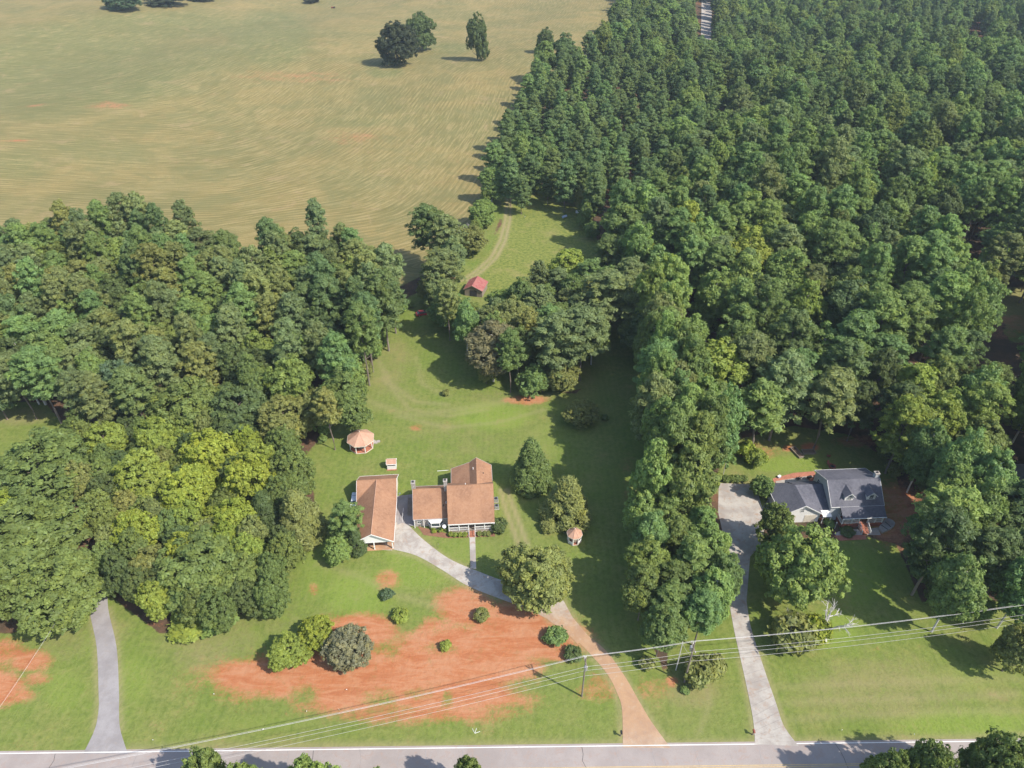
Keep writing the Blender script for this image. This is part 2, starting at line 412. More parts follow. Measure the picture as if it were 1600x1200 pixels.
    # rough meadow
    mead = mixc(n, l, ramp(n, l, fine, .35, .65), (.23, .24, .06), (.115, .155, .035))
    mead = mixc(n, l, ramp(n, l, mid, .5, .75), mead, (.27, .24, .09))
    # forest floor and clay
    flo = mixc(n, l, ramp(n, l, mid, .4, .7), (.085, .06, .04), (.18, .095, .055))
    flo = mixc(n, l, ramp(n, l, fine, .5, .8), flo, (.06, .065, .03))
    cl = mixc(n, l, ramp(n, l, mid, .3, .7), (.43, .152, .066), (.45, .205, .108))
    smap = node(n, 'ShaderNodeMapping'); smap.inputs['Scale'].default_value = (.12, .55, 1); smap.inputs['Rotation'].default_value = (0, 0, .25); l.new(P, smap.inputs[0])
    streak = noise(n, l, smap.outputs[0], 1.0, 6, .75, .8)
    cl = mixc(n, l, math_(n, l, 'MULTIPLY', ramp(n, l, streak, .42, .62), .7), cl, (.46, .235, .135))
    cl = mixc(n, l, math_(n, l, 'MULTIPLY', ramp(n, l, streak, .52, .36), .6), cl, (.33, .105, .048))
    cl = mixc(n, l, math_(n, l, 'MULTIPLY', ramp(n, l, fine, .35, .75), .5), cl, (.36, .12, .052))
    cl = mixc(n, l, math_(n, l, 'MULTIPLY', ramp(n, l, pat, .56, .72), .5), cl, (.22, .16, .06))
    cl = mixc(n, l, math_(n, l, 'MULTIPLY', ramp(n, l, vf, .55, .85), .4), cl, (.30, .15, .07))
    col = lawn
    col = mixc(n, l, edge(A('m_forest'), .5), col, flo)
    col = mixc(n, l, edge(A('m_meadow'), .35), col, mead)
    col = mixc(n, l, edge(A('m_field'), .35), col, field)
    cm = edge(math_(n, l, 'ADD', A('m_clay'), math_(n, l, 'MULTIPLY', math_(n, l, 'SUBTRACT', pat, .5), .9)), .95, .14, .80, tuft)
    col = mixc(n, l, math_(n, l, 'MULTIPLY', cm, .95), col, cl)
    col = mixc(n, l, math_(n, l, 'MULTIPLY', A('m_worn'), .75), col, (.33, .27, .15))
    l.new(col, b.inputs['Base Color']); b.inputs['Roughness'].default_value = .95; b.inputs['Specular IOR Level'].default_value = .1
    hgt = math_(n, l, 'ADD', math_(n, l, 'MULTIPLY', tuft, .6), math_(n, l, 'MULTIPLY', fine, .8))
    bp = node(n, 'ShaderNodeBump'); bp.inputs['Strength'].default_value = .55; bp.inputs['Distance'].default_value = .35
    l.new(hgt, bp.inputs['Height']); l.new(bp.outputs[0], b.inputs['Normal'])
    return m
tag(link('ground', gme, ground_material()), kind='structure')

# ------------------------------------------------------------------ road, drives, walks
def paved(name, c1, c2, stain, s=.25):
    m, n, l, b = newmat(name)
    P = node(n, 'ShaderNodeNewGeometry').outputs['Position']
    a = noise(n, l, P, s, 5, .65); f = noise(n, l, P, 3.5, 4, .75); g = noise(n, l, P, .8, 4, .7, .6)
    col = mixc(n, l, ramp(n, l, a, .36, .66), c1, c2)
    col = mixc(n, l, math_(n, l, 'MULTIPLY', ramp(n, l, g, .5, .72), .7), col, stain)
    col = mixc(n, l, math_(n, l, 'MULTIPLY', ramp(n, l, f, .45, .8), .45), col, tuple(x*.72 for x in c1))
    l.new(col, b.inputs['Base Color']); b.inputs['Roughness'].default_value = .9
    return m
M['asphalt'] = paved('road_asphalt', (.34, .295, .27), (.285, .245, .225), (.33, .235, .19), .12)
M['oldasphalt'] = paved('drive_asphalt', (.31, .29, .285), (.235, .215, .21), (.27, .235, .21))
M['concrete'] = paved('concrete', (.43, .40, .355), (.30, .265, .235), (.33, .215, .145))
M['clayconcrete'] = paved('clay_stained_concrete', (.43, .245, .125), (.35, .20, .115), (.44, .35, .26))
def drive_mix():
    m, n, l, b = newmat('stained_drive')
    P = node(n, 'ShaderNodeNewGeometry').outputs['Position']; sx = node(n, 'ShaderNodeSeparateXYZ'); l.new(P, sx.inputs[0])
    a = noise(n, l, P, .35, 5, .7, .5); f = noise(n, l, P, 3.2, 4, .75); g = noise(n, l, P, .9, 5, .75, .8)
    con = mixc(n, l, ramp(n, l, a, .36, .66), (.45, .42, .37), (.31, .275, .24)); con = mixc(n, l, math_(n, l, 'MULTIPLY', ramp(n, l, g, .5, .7), .7), con, (.35, .24, .165))
    cly = mixc(n, l, ramp(n, l, a, .35, .68), (.42, .26, .145), (.36, .215, .125)); cly = mixc(n, l, math_(n, l, 'MULTIPLY', ramp(n, l, g, .5, .75), .6), cly, (.46, .37, .28))
    yy = math_(n, l, 'ADD', sx.outputs[1], math_(n, l, 'MULTIPLY', math_(n, l, 'SUBTRACT', g, .5), 14))
    k1 = ramp(n, l, yy, 88.5, 78.5); k2 = ramp(n, l, yy, 56, 63)
    col = mixc(n, l, math_(n, l, 'MULTIPLY', k1, math_(n, l, 'ADD', math_(n, l, 'MULTIPLY', k2, .45), .55)), con, cly)
    col = mixc(n, l, math_(n, l, 'MULTIPLY', ramp(n, l, f, .45, .8), .4), col, (.27, .19, .13))
    l.new(col, b.inputs['Base Color']); b.inputs['Roughness'].default_value = .9
    return m
M['drivemix'] = drive_mix()
M['yellowline'] = weathered('yellow_line', (.50, .36, .16), .8, .25)
M['whiteline'] = weathered('white_line', (.74, .72, .68), .8, .15)

def gp(pts, z=0): return [tuple(G(a, b, z))[:2] for a, b in pts]
def ext(p, q, x): return (x, p[1]+(q[1]-p[1])*(x-p[0])/(q[0]-p[0]))
ra, rb = G(200, 1174.5), G(1600, 1157)
def roady(x, d): return ext(ra, rb, x)[1]-d
def strip(x0, x1, d0, d1): return [(x0, roady(x0, d0)), (x1, roady(x1, d0)), (x1, roady(x1, d1)), (x0, roady(x0, d1))]
tag(MB().prism(strip(-700, 700, -.35, 7.4), -.2, .03).build('road', M['asphalt']), kind='structure')
road_marks = [('edge_line', -.02, .12, 'whiteline'), ('edge_line', 6.95, 7.09, 'whiteline'), ('centre_line', 3.38, 3.5, 'yellowline'), ('centre_line', 3.66, 3.78, 'yellowline')]
for nm, a, b_, k in road_marks:
    o = MB().prism(strip(-700, 700, a, b_), .03, .036).build(nm, M[k]); o.parent = bpy.data.objects['road']
for k in range(26):                                   # transverse cracks sealed with tar
    x = -74+k*6.1+rnd.uniform(-1.5, 1.5)
    pts = [(x+rnd.uniform(-.25, .25)+.1*t, roady(x, .2+6.6*t/6)) for t in range(7)]
    t = MB()
    for p, q in zip(pts, pts[1:]):
        t.add([(p[0]-.035,p[1],.0335),(p[0]+.035,p[1],.0335),(q[0]+.035,q[1],.0335),(q[0]-.035,q[1],.0335)], [(0,1,2,3)])
    o = t.build('tar_seam', M['blackplastic'] if k % 7 == 0 else M['oldasphalt']); o.parent = bpy.data.objects['road']

def smooth(pts, n=5):
    out = []
    for i in range(len(pts)-1):
        p0, p1, p2, p3 = (np.array(pts[max(0, min(len(pts)-1, j))], float) for j in (i-1, i, i+1, i+2))
        for k in range(n):
            t = k/n
            out.append(tuple(.5*((2*p1)+(-p0+p2)*t+(2*p0-5*p1+4*p2-p3)*t*t+(-p0+3*p1-3*p2+p3)*t**3)))
    out.append(tuple(pts[-1])); return out

def ribbon(L, Rr, n=5, z=.035):
    """paved strip between two curves given as pixels, cut in slabs"""
    a, b_ = smooth(gp(L), n), smooth(gp(Rr), n)
    return a, b_
def ribbon_mesh(a, b_, z0=-.15, z1=.035):
    t = MB()
    for i in range(len(a)-1): t.prism([a[i], a[i+1], b_[i+1], b_[i]], z0, z1)
    return t
def top_strip(a, b_, z):
    t = MB()
    v = [(p[0], p[1], z) for p in a]+[(p[0], p[1], z) for p in b_]; n = len(a)
    vb = [(p[0], p[1], -.15) for p in a]+[(p[0], p[1], -.15) for p in b_]
    t.add(v, [(i, i+1, n+i+1, n+i) for i in range(n-1)])
    t.add([*v[:n], *vb[:n]], [(i, i+1, n+i+1, n+i) for i in range(n-1)])
    t.add([*v[n:], *vb[n:]], [(i, i+1, n+i+1, n+i) for i in range(n-1)])
    return t
# grey drive of the house to the left
a, b_ = ribbon([(146,900),(140,950),(151,1010),(154,1080),(154,1110),(148,1140),(130,1178)], [(168,900),(169,950),(182,1010),(186,1080),(186,1110),(188,1140),(200,1178)])
tag(top_strip(a, b_, .034).build('driveway', M['oldasphalt']), kind='structure')
# drive of the orange-roofed house: clay-stained near the road, pale concrete by the house
a, b_ = ribbon([(855,945),(855,967),(890,990),(925,1025),(950,1055),(965,1085),(972,1110),(973,1168)], [(868,930),(878,935),(905,980),(945,1015),(975,1055),(1000,1098),(1018,1128),(1048,1169)])
tag(top_strip(a, b_, .034).build('driveway', M['drivemix']), kind='structure')
a, b_ = ribbon([(612,858),(650,868),(690,890),(730,915),(780,935),(820,950),(856,968),(884,988),(902,1006)], [(618,822),(634,818),(660,842),(700,872),(745,892),(800,912),(870,931),(895,965),(922,997)])
drv2 = tag(top_strip(a, b_, .038).build('driveway', M['drivemix']), kind='structure')
tag(MB().prism(gp([(566,858),(612,860),(625,845),(620,815),(606,838),(568,842)]), -.15, .03).build('parking_apron', M['drivemix']), kind='structure')
tag(MB().prism(gp([(618,828),(620,775),(648,772),(650,822),(634,821)]), -.15, .026).build('breezeway_pavement', M['oldasphalt']), kind='structure')
tag(MB().prism(gp([(733.5,838),(742.5,837.5),(744,889),(735,888)]), -.15, .05).build('walkway', M['concrete']), kind='structure')
# slabs of the right-hand drive, each slab on its own
a = smooth(gp([(1139,940),(1147,985),(1156,1025),(1166,1070),(1176,1120),(1179,1150),(1179,1163)]), 3)
b_ = smooth(gp([(1166,935),(1172,975),(1184,1015),(1199,1060),(1213,1100),(1225,1135),(1248,1166)]), 3)
base = top_strip(a, b_, .012).build('driveway', M['oldasphalt']); tag(base, kind='structure')
for i in range(len(a)-1):
    la = lambda p, q, t: (p[0]+(q[0]-p[0])*t, p[1]+(q[1]-p[1])*t)
    o = MB().prism([la(a[i],a[i+1],.015), la(a[i],a[i+1],.985), la(b_[i],b_[i+1],.985), la(b_[i],b_[i+1],.015)], -.1, .045).build('slab', M['concrete'], base)
tag(MB().prism(gp([(1123,755),(1180,757),(1190,790),(1198,806),(1190,850),(1172,870),(1166,945),(1139,948),(1140,880),(1122,800)]), -.15, .03).build('parking_pad', M['concrete']), kind='structure')
tag(MB().prism(gp([(1192,792),(1206,770),(1214,800),(1205,818),(1199,806)]), -.15, .026).build('garage_apron', M['oldasphalt']), kind='structure')
# far street between the pines and the far right drives
t = MB()
fl = [G(1095+.1*k, 70-5*k, .25) for k in range(24)]; fr = [G(1111+.1*k, 70-5*k, .25) for k in range(24)]
t.add(fl+fr, [(k, k+1, 25+k, 24+k) for k in range(23)])
tag(t.build('far_street', M['concrete']), kind='structure')
tag(MB().prism(gp([(1565,725),(1660,725),(1660,755),(1570,752)]), -.15, .03).build('neighbour_street', M['oldasphalt']), kind='structure')
tag(MB().prism(gp([(1592,655),(1680,650),(1680,690),(1592,675)]), -.15, .03).build('neighbour_drive', M['clayconcrete']), kind='structure')

# ------------------------------------------------------------------ buildings
def window(par, x, y, z, wd, ht, face='front', frame=M['white']):
    """window set proud of a wall; face: which way it looks in the building's own axes"""
    f, p = MB(), MB(); t = .07
    def bx(m, u0, u1, z0, z1, d0, d1):
        if face == 'front': m.box(x+u0, x+u1, y-d1, y-d0, z+z0, z+z1)
        elif face == 'back': m.box(x+u0, x+u1, y+d0, y+d1, z+z0, z+z1)
        elif face == 'right': m.box(x+d0, x+d1, y+u0, y+u1, z+z0, z+z1)
        else: m.box(x-d1, x-d0, y+u0, y+u1, z+z0, z+z1)
    hw = wd/2
    bx(f, -hw-t, hw+t, -t, 0, 0, .06); bx(f, -hw-t, hw+t, ht, ht+t, 0, .06)
    bx(f, -hw-t, -hw, 0, ht, 0, .06); bx(f, hw, hw+t, 0, ht, 0, .06)
    bx(f, -hw, hw, ht/2-.025, ht/2+.025, .02, .055); bx(f, -.02, .02, 0, ht/2-.025, .02, .05)
    fo = f.build('window', frame, par)
    bx(p, -hw, hw, 0, ht, .005, .018)
    p.build('pane', M['glass'], fo)
    return fo

def gable(par, x0, x1, y0, y1, ze, yr, zr, roofmat, wallmat, ov=.35, axis='x', ze2=None, trim=M['white'], wall=True, z0=0):
    """walls and two roof planes; ridge along x at y=yr (axis 'x') or along y at x=yr (axis 'y')"""
    ze2 = ze if ze2 is None else ze2
    sw = (lambda p: p) if axis == 'x' else (lambda p: (p[1], p[0], p[2]))
    a0, a1, b0, b1 = (x0, x1, y0, y1) if axis == 'x' else (y0, y1, x0, x1)
    s0, s1 = (zr-ze)/(yr-b0), (zr-ze2)/(b1-yr)
    if wall:
        prof = [(b0, z0), (b1, z0), (b1, ze2-.12), (yr, zr-.14), (b0, ze-.12)]
        MB().wallpoly([sw((a0, b, z)) for b, z in prof], sw((a1-a0, 0, 0))).build('wall', wallmat, par)
    t = MB()
    t.slab([sw((a0-ov, b0-ov, ze-ov*s0)), sw((a1+ov, b0-ov, ze-ov*s0)), sw((a1+ov, yr, zr)), sw((a0-ov, yr, zr))])
    t.slab([sw((a1+ov, b1+ov, ze2-ov*s1)), sw((a0-ov, b1+ov, ze2-ov*s1)), sw((a0-ov, yr, zr)), sw((a1+ov, yr, zr))])
    ro = t.build('roof', roofmat, par)
    e = MB()
    for bb, z in ((b0-ov, ze-ov*s0), (b1+ov, ze2-ov*s1)):
        p = sw((a0-ov, bb-.07 if bb < yr else bb+.01, z-.2)); q = sw((a1+ov, bb-.01 if bb < yr else bb+.07, z+.015))
        e.box(min(p[0],q[0]), max(p[0],q[0]), min(p[1],q[1]), max(p[1],q[1]), p[2], q[2])
    for a_ in (a0-ov-.05, a1+ov):
        for bb, z in ((b0-ov, ze-ov*s0), (b1+ov, ze2-ov*s1)):
            e.wallpoly([sw((a_, bb, z-.2)), sw((a_, bb, z+.02)), sw((a_, yr, zr+.02)), sw((a_, yr, zr-.2))], sw((.05, 0, 0)))
    e.build('fascia', trim, ro)
    r = MB(); r.tube([sw((a0-ov, yr, zr+.01)), sw((a1+ov, yr, zr+.01))], .07, 5); r.build('ridge_cap', roofmat, ro)
    return ro

def chimney(par, x, y, z0, z1, w_=.75, d=.75, mat=None):
    o = MB().box(x-w_/2, x+w_/2, y-d/2, y+d/2, z0, z1).build('chimney', mat or M['stone'], par)
    MB().box(x-w_/2-.08, x+w_/2+.08, y-d/2-.08, y+d/2+.08, z1, z1+.14).build('chimney_cap', M['concrete'], o)
    MB().box(x-.18, x+.18, y-.18, y+.18, z1+.14, z1+.4).build('flue', M['dark'], o)

def vent(par, x, y, z, h=.5, mat=None):
    MB().tube([(x, y, z-.2), (x, y, z+h)], .09, 8).build('vent_pipe', mat or M['white'], par)

# ---- house with orange-brown roofs
H1 = empty('house', (-13.7, 104.1, 0), R(3.7), 'cream house with steep orange-brown shingle roofs, porch and two chimneys', 'house')
# main block: porch in front, ridge left to right
gable(H1, .25, 9.75, 1.9, 10.6, 4.62, 6.2, 8.3, M['orange_roof'], M['siding'], .25, trim=M['orange_roof'])
MB().slab([(0, -.15, 3.0), (10, -.15, 3.0), (10, 1.75, 4.6), (0, 1.75, 4.6)]).build('porch_roof', M['orange_roof'], H1)
MB().box(-.02, 10.02, -.24, -.155, 2.78, 3.02).build('porch_fascia', M['white'], H1)
MB().box(.1, 9.9, .05, 1.88, 0, .62).build('porch_base', M['siding'], H1)
MB().box(0, 10, -.03, 1.89, .622, .74).build('porch_floor', M['wood'], H1)
for x in (.15, 2.3, 4.35, 5.75, 7.8, 9.85):
    MB().box(x-.09, x+.09, 0, .18, .742, 2.9).build('porch_post', M['white'], H1)
for x0, x1 in ((.25, 4.25), (5.86, 9.75)):
    r = MB(); r.box(x0, x1, .05, .13, 1.62, 1.72); r.box(x0, x1, .05, .13, .85, .92)
    k = x0+.1
    while k < x1: r.box(k, k+.05, .07, .11, .92, 1.62); k += .16
    r.build('railing', M['white'], H1)
for k in range(4):
    MB().box(4.42, 5.68, -.35-.34*k, -.05-.34*k+.02, 0, .6-.15*k).build('step', M['brickpave'], H1)
for x in (4.36, 5.66):
    MB().tube([(x+.04, 0, 1.65), (x+.04, -1.4, .95)], .05, 6).build('handrail', M['white'], H1)
    MB().box(x, x+.09, -1.45, -1.36, 0, .98).build('newel_post', M['white'], H1)
MB().box(4.6, 5.5, 1.83, 1.89, .75, 2.85).build('door', M['redpaint'], H1)
for x in (1.2, 2.9, 7.0, 8.7): window(H1, x, 1.9, 1.4, .9, 1.35)
window(H1, 9.75, 4, 1.3, .9, 1.4, 'right'); window(H1, 9.75, 8, 1.3, .9, 1.4, 'right'); window(H1, 9.75, 6.2, 5, .9, 1.2, 'right')
# rear wing, ridge front to back, left side with a flatter lower slope
pr = [(.7, 4.3), (4.9, 6.0), (6.5, 7.4), (9.95, 4.9)]
MB().wallpoly([(.95, 10.64, 0), (9.7, 10.64, 0), (9.7, 10.64, 4.85), (6.5, 10.64, 7.2), (4.9, 10.64, 5.8), (.95, 10.64, 4.2)], (0, 4.8, 0)).build('wall', M['siding'], H1)
t = MB()
for (xa, za), (xb, zb) in zip(pr, pr[1:]):
    t.slab([(xa, 6.6, za), (xb, 6.6, zb), (xb, 15.75, zb), (xa, 15.75, za)], .14)
rw = t.build('roof', M['orange_roof'], H1)
f = MB()
for (xa, za), (xb, zb) in zip(pr, pr[1:]):
    f.wallpoly([(xa, 15.76, za-.2), (xb, 15.76, zb-.2), (xb, 15.76, zb+.02), (xa, 15.76, za+.02)], (0, .06, 0))
f.box(9.955, 10.02, 10.7, 15.75, 4.68, 4.9); f.box(.63, .695, 10.7, 15.75, 4.08, 4.3); f.build('fascia', M['trim'], rw)
vent(H1, 5.75, 12.6, 6.75, .55); vent(H1, 8.0, 11.6, 6.3, .3, M['dark']); vent(H1, 4.0, 6.6, 8.05, .35)
window(H1, 9.7, 13, 1.2, .9, 1.4, 'right'); window(H1, .95, 13, 1.2, .9, 1.4, 'left'); window(H1, 4, 15.44, 1.2, 1, 1.4, 'back')
# left wing
gable(H1, -7.3, .2, 2.45, 12.0, 2.75, 7.2, 6.75, M['orange_roof'], M['stone'], .28, trim=M['trim'])
for x in (-7.35, -5.3): MB().box(x-.07, x+.07, 2.0, 2.14, 0, 2.5).build('corner_post', M['white'], H1)
bay = MB().prism([(-4.4, 2.44), (-3.7, 1.3), (-1.9, 1.3), (-1.2, 2.44)], 0, 1.0).build('bay_window', M['stone'], H1)
MB().prism([(-4.35, 2.44), (-3.67, 1.36), (-1.93, 1.36), (-1.25, 2.44)], 1.002, 2.1).build('pane', M['glass'], bay)
for (p, q) in (((-4.4, 2.44), (-3.7, 1.3)), ((-3.7, 1.3), (-1.9, 1.3)), ((-1.9, 1.3), (-1.2, 2.44))):
    pv, qv = Vector((*p, 0)), Vector((*q, 0)); d = (qv-pv).normalized()
    c = pv
    MB().box(c.x-.06, c.x+.06, c.y-.06, c.y+.06, 1.003, 2.1).build('mullion', M['white'], bay)
MB().prism([(-4.55, 2.44), (-3.78, 1.15), (-1.82, 1.15), (-1.05, 2.44)], 2.102, 2.26).build('bay_roof', M['white'], bay)
MB().prism([(-4.5, 2.44), (-3.75, 1.22), (-1.85, 1.22), (-1.1, 2.44)], .9, 1.0015).build('sill', M['white'], bay)
window(H1, -6.3, 2.45, 1.1, .8, 1.1); window(H1, -7.3, 6, 1.2, .9, 1.2, 'left'); window(H1, -7.3, 9, 1.2, .9, 1.2, 'left')
chimney(H1, -7.4, 7.9, 0, 8.1, .8, 1.0); chimney(H1, -.35, 7.0, 3, 9.1, .75, .8)
vent(H1, -.9, 4.2, 4.3, .35, M['dark']); vent(H1, -.35, 4.6, 4.7, .45)
# dish on the porch corner
dsh = MB().tube([(-.35, .25, 2.2), (-.75, .1, 2.2)], .03, 6).build('satellite_dish', M['metal'], H1)
t = MB(); rings = 4; n = 14; cen = Vector((-.8, .05, 2.3)); nd = Vector((-.2, -.75, .6)).normalized(); u = nd.cross(Vector((0,0,1))).normalized(); v_ = nd.cross(u)
vs = [cen]; fs = []
for r_ in range(1, rings+1):
    rr = .42*r_/rings
    for k in range(n):
        aa = 2*math.pi*k/n; vs.append(cen+u*math.cos(aa)*rr+v_*math.sin(aa)*rr+nd*(rr*rr*.5))
fs += [(0, 1+k, 1+(k+1)%n) for k in range(n)]
for r_ in range(rings-1):
    for k in range(n): fs.append((1+r_*n+k, 1+(r_+1)*n+k, 1+(r_+1)*n+(k+1)%n, 1+r_*n+(k+1)%n))
t.add(vs, fs); t.build('dish', M['white'], dsh)

def ac_unit(x, y, rz, label):
    o = empty('air_conditioner', (x, y, 0), rz, label, 'air conditioner', 'air conditioners beside the house')
    MB().box(-.55, .55, -.55, .55, 0, .08).build('pad', M['concrete'], o)
    MB().box(-.45, .45, -.45, .45, .082, .92).build('casing', M['metal'], o)
    t = MB()
    for k in range(7): t.box(-.4+.12*k, -.36+.12*k, -.4, .4, .925, .945)
    t.build('grille', M['dark'], o)
    MB().tube([(0, 0, .93), (0, 0, .97)], .33, 12).build('fan_guard', M['blackplastic'], o)
p = G(773, 783); q = G(774, 794)
ac_unit(p.x+.3, p.y, R(4), 'rear grey air conditioner at the right side wall of the orange-roofed house')
ac_unit(q.x+.3, q.y, R(4), 'front grey air conditioner at the right side wall of the orange-roofed house')

# ---- garage and carport
GA = empty('garage', (-29.2, 99.6, 0), R(4.6), 'long garage with orange-brown T-shaped roof and open carport front', 'garage')
hw = 4.15
gable(GA, -hw, hw, 12.2, 19.6, 2.75, 15.9, 5.15, M['orange_roof'], M['siding'], .3)
t = MB()
for s in (-1, 1):
    t.slab([(s*(hw+.3), -.3, 2.62), (s*(hw+.3), 12.6, 2.62), (0, 16.0, 5.18), (0, -.3, 5.18)] if s > 0 else [(s*(hw+.3), 12.6, 2.62), (s*(hw+.3), -.3, 2.62), (0, -.3, 5.18), (0, 16.0, 5.18)], .14)
gr = t.build('roof', M['orange_roof'], GA)
t = MB().tube([(0, -.3, 5.19), (0, 15.7, 5.19)], .07, 5).build('ridge_cap', M['tan_roof'], gr)
f = MB()
for s in (-1, 1):
    f.wallpoly([(s*(hw+.3), -.36, 2.4), (s*(hw+.3), -.36, 2.65), (0, -.36, 5.21), (0, -.36, 4.96)], (0, .055, 0))
    f.box(min(s*(hw+.3), s*(hw+.37)), max(s*(hw+.305), s*(hw+.37)), -.3, 12, 2.38, 2.63)
f.build('fascia', M['white'], gr)
MB().wallpoly([(-hw, .1, 2.4), (hw, .1, 2.4), (hw, .1, 2.55), (0, .1, 4.9), (-hw, .1, 2.55)], (0, .12, 0)).build('gable_panel', M['white'], GA)
MB().box(-hw, hw, .08, .28, 2.15, 2.398).build('beam', M['white'], GA)
for x in (-hw+.15, .2, hw-.15): MB().box(x-.11, x+.11, .02, .24, .0, 2.14).build('post', M['white'], GA)
MB().box(-hw, hw, 5.0, 12.18, 0, 2.5).build('wall', M['siding'], GA)
MB().box(-hw, -hw+.15, .4, 4.98, 0, 2.4).build('side_wall', M['siding'], GA)
for x in (-2.1, 2.1):
    d = MB().box(x-1.3, x+1.3, 4.9, 4.995, .02, 2.15).build('garage_door', M['white'], GA)
    for k in range(1, 4): MB().box(x-1.28, x+1.28, 4.88, 4.899, .02+.53*k, .06+.53*k).build('door_rail', M['siding'], d)
MB().box(-hw, hw, -.2, 4.88, 0, .02+.02).build('carport_floor', M['clayconcrete'], GA)
MB().box(hw+.01, hw+.06, 9.5, 10.4, .05, 2.1).build('side_door', M['brick'], GA)
window(GA, hw, 14, 1.2, .9, 1.0, 'right'); window(GA, hw, 7, 1.2, .9, 1.0, 'right'); window(GA, -hw, 8, 1.2, .9, 1.0, 'left'); window(GA, 0, 19.6, 1.2, 1, 1, 'back')
lp = MB().tube([(hw+.45, 13.5, 2.55), (hw+.8, 13.5, 2.7)], .04, 6).build('flood_lamp', M['metal'], GA)
MB().tube([(hw+.8, 13.5, 2.6), (hw+1.0, 13.5, 2.85)], .14, 8).build('lamp_head', M['white'], lp)

# handrail frame on the breezeway steps
p = G(629, 815); o = empty('handrail', (p.x, p.y, 0), R(4), 'thin white pipe handrail on the pavement between garage and house', 'handrail')
MB().tube([(0, 0, 0), (0, 0, .95), (.1, 3.2, .95), (.1, 3.2, 0)], .035, 6).build('rail', M['white'], o)
MB().tube([(.05, 1.6, 0), (.05, 1.6, .94)], .03, 6).build('baluster', M['white'], o)
p = G(637, 806); o = empty('ramp', (p.x, p.y, 0), R(4), 'dark grey wooden ramp with rails beside the house', 'ramp')
MB().add([(0,0,.03),(1.5,0,.03),(1.5,5,.55),(0,5,.55),(0,0,.0),(1.5,0,.0),(1.5,5,.0),(0,5,.0)], [(0,1,2,3),(4,7,6,5),(0,4,5,1),(1,5,6,2),(2,6,7,3),(3,7,4,0)]).build('deck', M['wood'], o)
for x in (.05, 1.45):
    MB().tube([(x, .1, .95), (x, 4.9, 1.45)], .05, 6).build('rail', M['wood'], o)
    for k in range(4): MB().box(x-.04, x+.04, .2+1.5*k, .28+1.5*k, .0, 1.0+.15*k).build('post', M['wood'], o)

# ---- octagonal gazebo and small summerhouse
def gazebo(name, x, y, rad, ze, zr, label, roofm, floor, wallh=0, nside=8, rot=0.0):
    o = empty(name, (x, y, 0), rot, label, 'gazebo')
    pt = lambda r, k, z: (r*math.cos(2*math.pi*(k+.5)/nside), r*math.sin(2*math.pi*(k+.5)/nside), z)
    MB().prism([pt(rad*.93, k, 0)[:2] for k in range(nside)], 0, .28).build('floor', floor, o)
    e = MB()
    for k in range(nside): e.wallpoly([pt(rad*.935, k, .1), pt(rad*.935, k+1, .1), pt(rad*.935, k+1, .3), pt(rad*.935, k, .3)], (0, 0, 0) if 0 else tuple(.05*c for c in (math.cos(2*math.pi*(k+1)/nside), math.sin(2*math.pi*(k+1)/nside), 0)))
    e.build('floor_edge', M['siding'], o)
    ro = None
    for k in range(nside):
        s = MB().slab([pt(rad*1.05, k, ze), pt(rad*1.05, k+1, ze), (0, 0, zr)], .1).build('roof_panel', roofm, o)
    h = MB()
    for k in range(nside): h.tube([pt(rad*1.05, k, ze+.01), (0, 0, zr+.01)], .05, 5)
    h.build('hip_ridge', roofm, o)
    t = MB()
    for k in range(nside):
        t.wallpoly([pt(rad*1.06, k, ze-.2), pt(rad*1.06, k+1, ze-.2), pt(rad*1.06, k+1, ze), pt(rad*1.06, k, ze)], tuple(.04*c for c in (math.cos(2*math.pi*(k+1)/nside), math.sin(2*math.pi*(k+1)/nside), 0)))
    t.build('fascia', M['siding'], o)
    for k in range(nside):
        a_ = pt(rad*.88, k, 0); MB().box(a_[0]-.09, a_[0]+.09, a_[1]-.09, a_[1]+.09, .281, ze-.1).build('post', M['white'], o)
        if wallh and k != 5:
            MB().wallpoly([pt(rad*.86, k, .29), pt(rad*.86, k+1, .29), pt(rad*.86, k+1, wallh), pt(rad*.86, k, wallh)], tuple(.05*c for c in (math.cos(2*math.pi*(k+1)/nside), math.sin(2*math.pi*(k+1)/nside), 0))).build('wall_panel', M['white'], o)
    MB().tube([(0, 0, zr-.05), (0, 0, zr+.3)], .1, 8, .03).build('finial', M['white'], o)
    MB().prism([pt(rad*.45, k, 0)[:2] for k in range(nside)], .281, .29+(.0 if wallh else .3)).build('bench' if not wallh else 'table', M['wood'], o)
    return o
gazebo('gazebo', -37.3, 132.4, 3.25, 2.7, 4.7, 'large open octagonal gazebo with pink-tan roof and red deck', M['tan_roof'], M['deckred'], rot=R(6))
gazebo('summerhouse', 13.3, 102.1, 1.6, 2.35, 3.7, 'small pink-roofed octagonal summerhouse with white walls by the tree shade', M['tan_roof'], M['deckred'], .95, rot=R(8))
p = G(586.5, 691.5); ob = MB()
for k, (x, yy, r_) in enumerate(((0, 0, .7), (.7, .3, .5), (-.5, .4, .45))): ob.prism([(x+r_*math.cos(a*math.pi/4+.3), yy+r_*.8*math.sin(a*math.pi/4+.3)) for a in range(8)], 0, .18+.08*k)
o = ob.build('stepping_stones', M['stone']); o.location = (p.x, p.y, 0); tag(o, 'flat stone step beside the large gazebo', 'stone step')

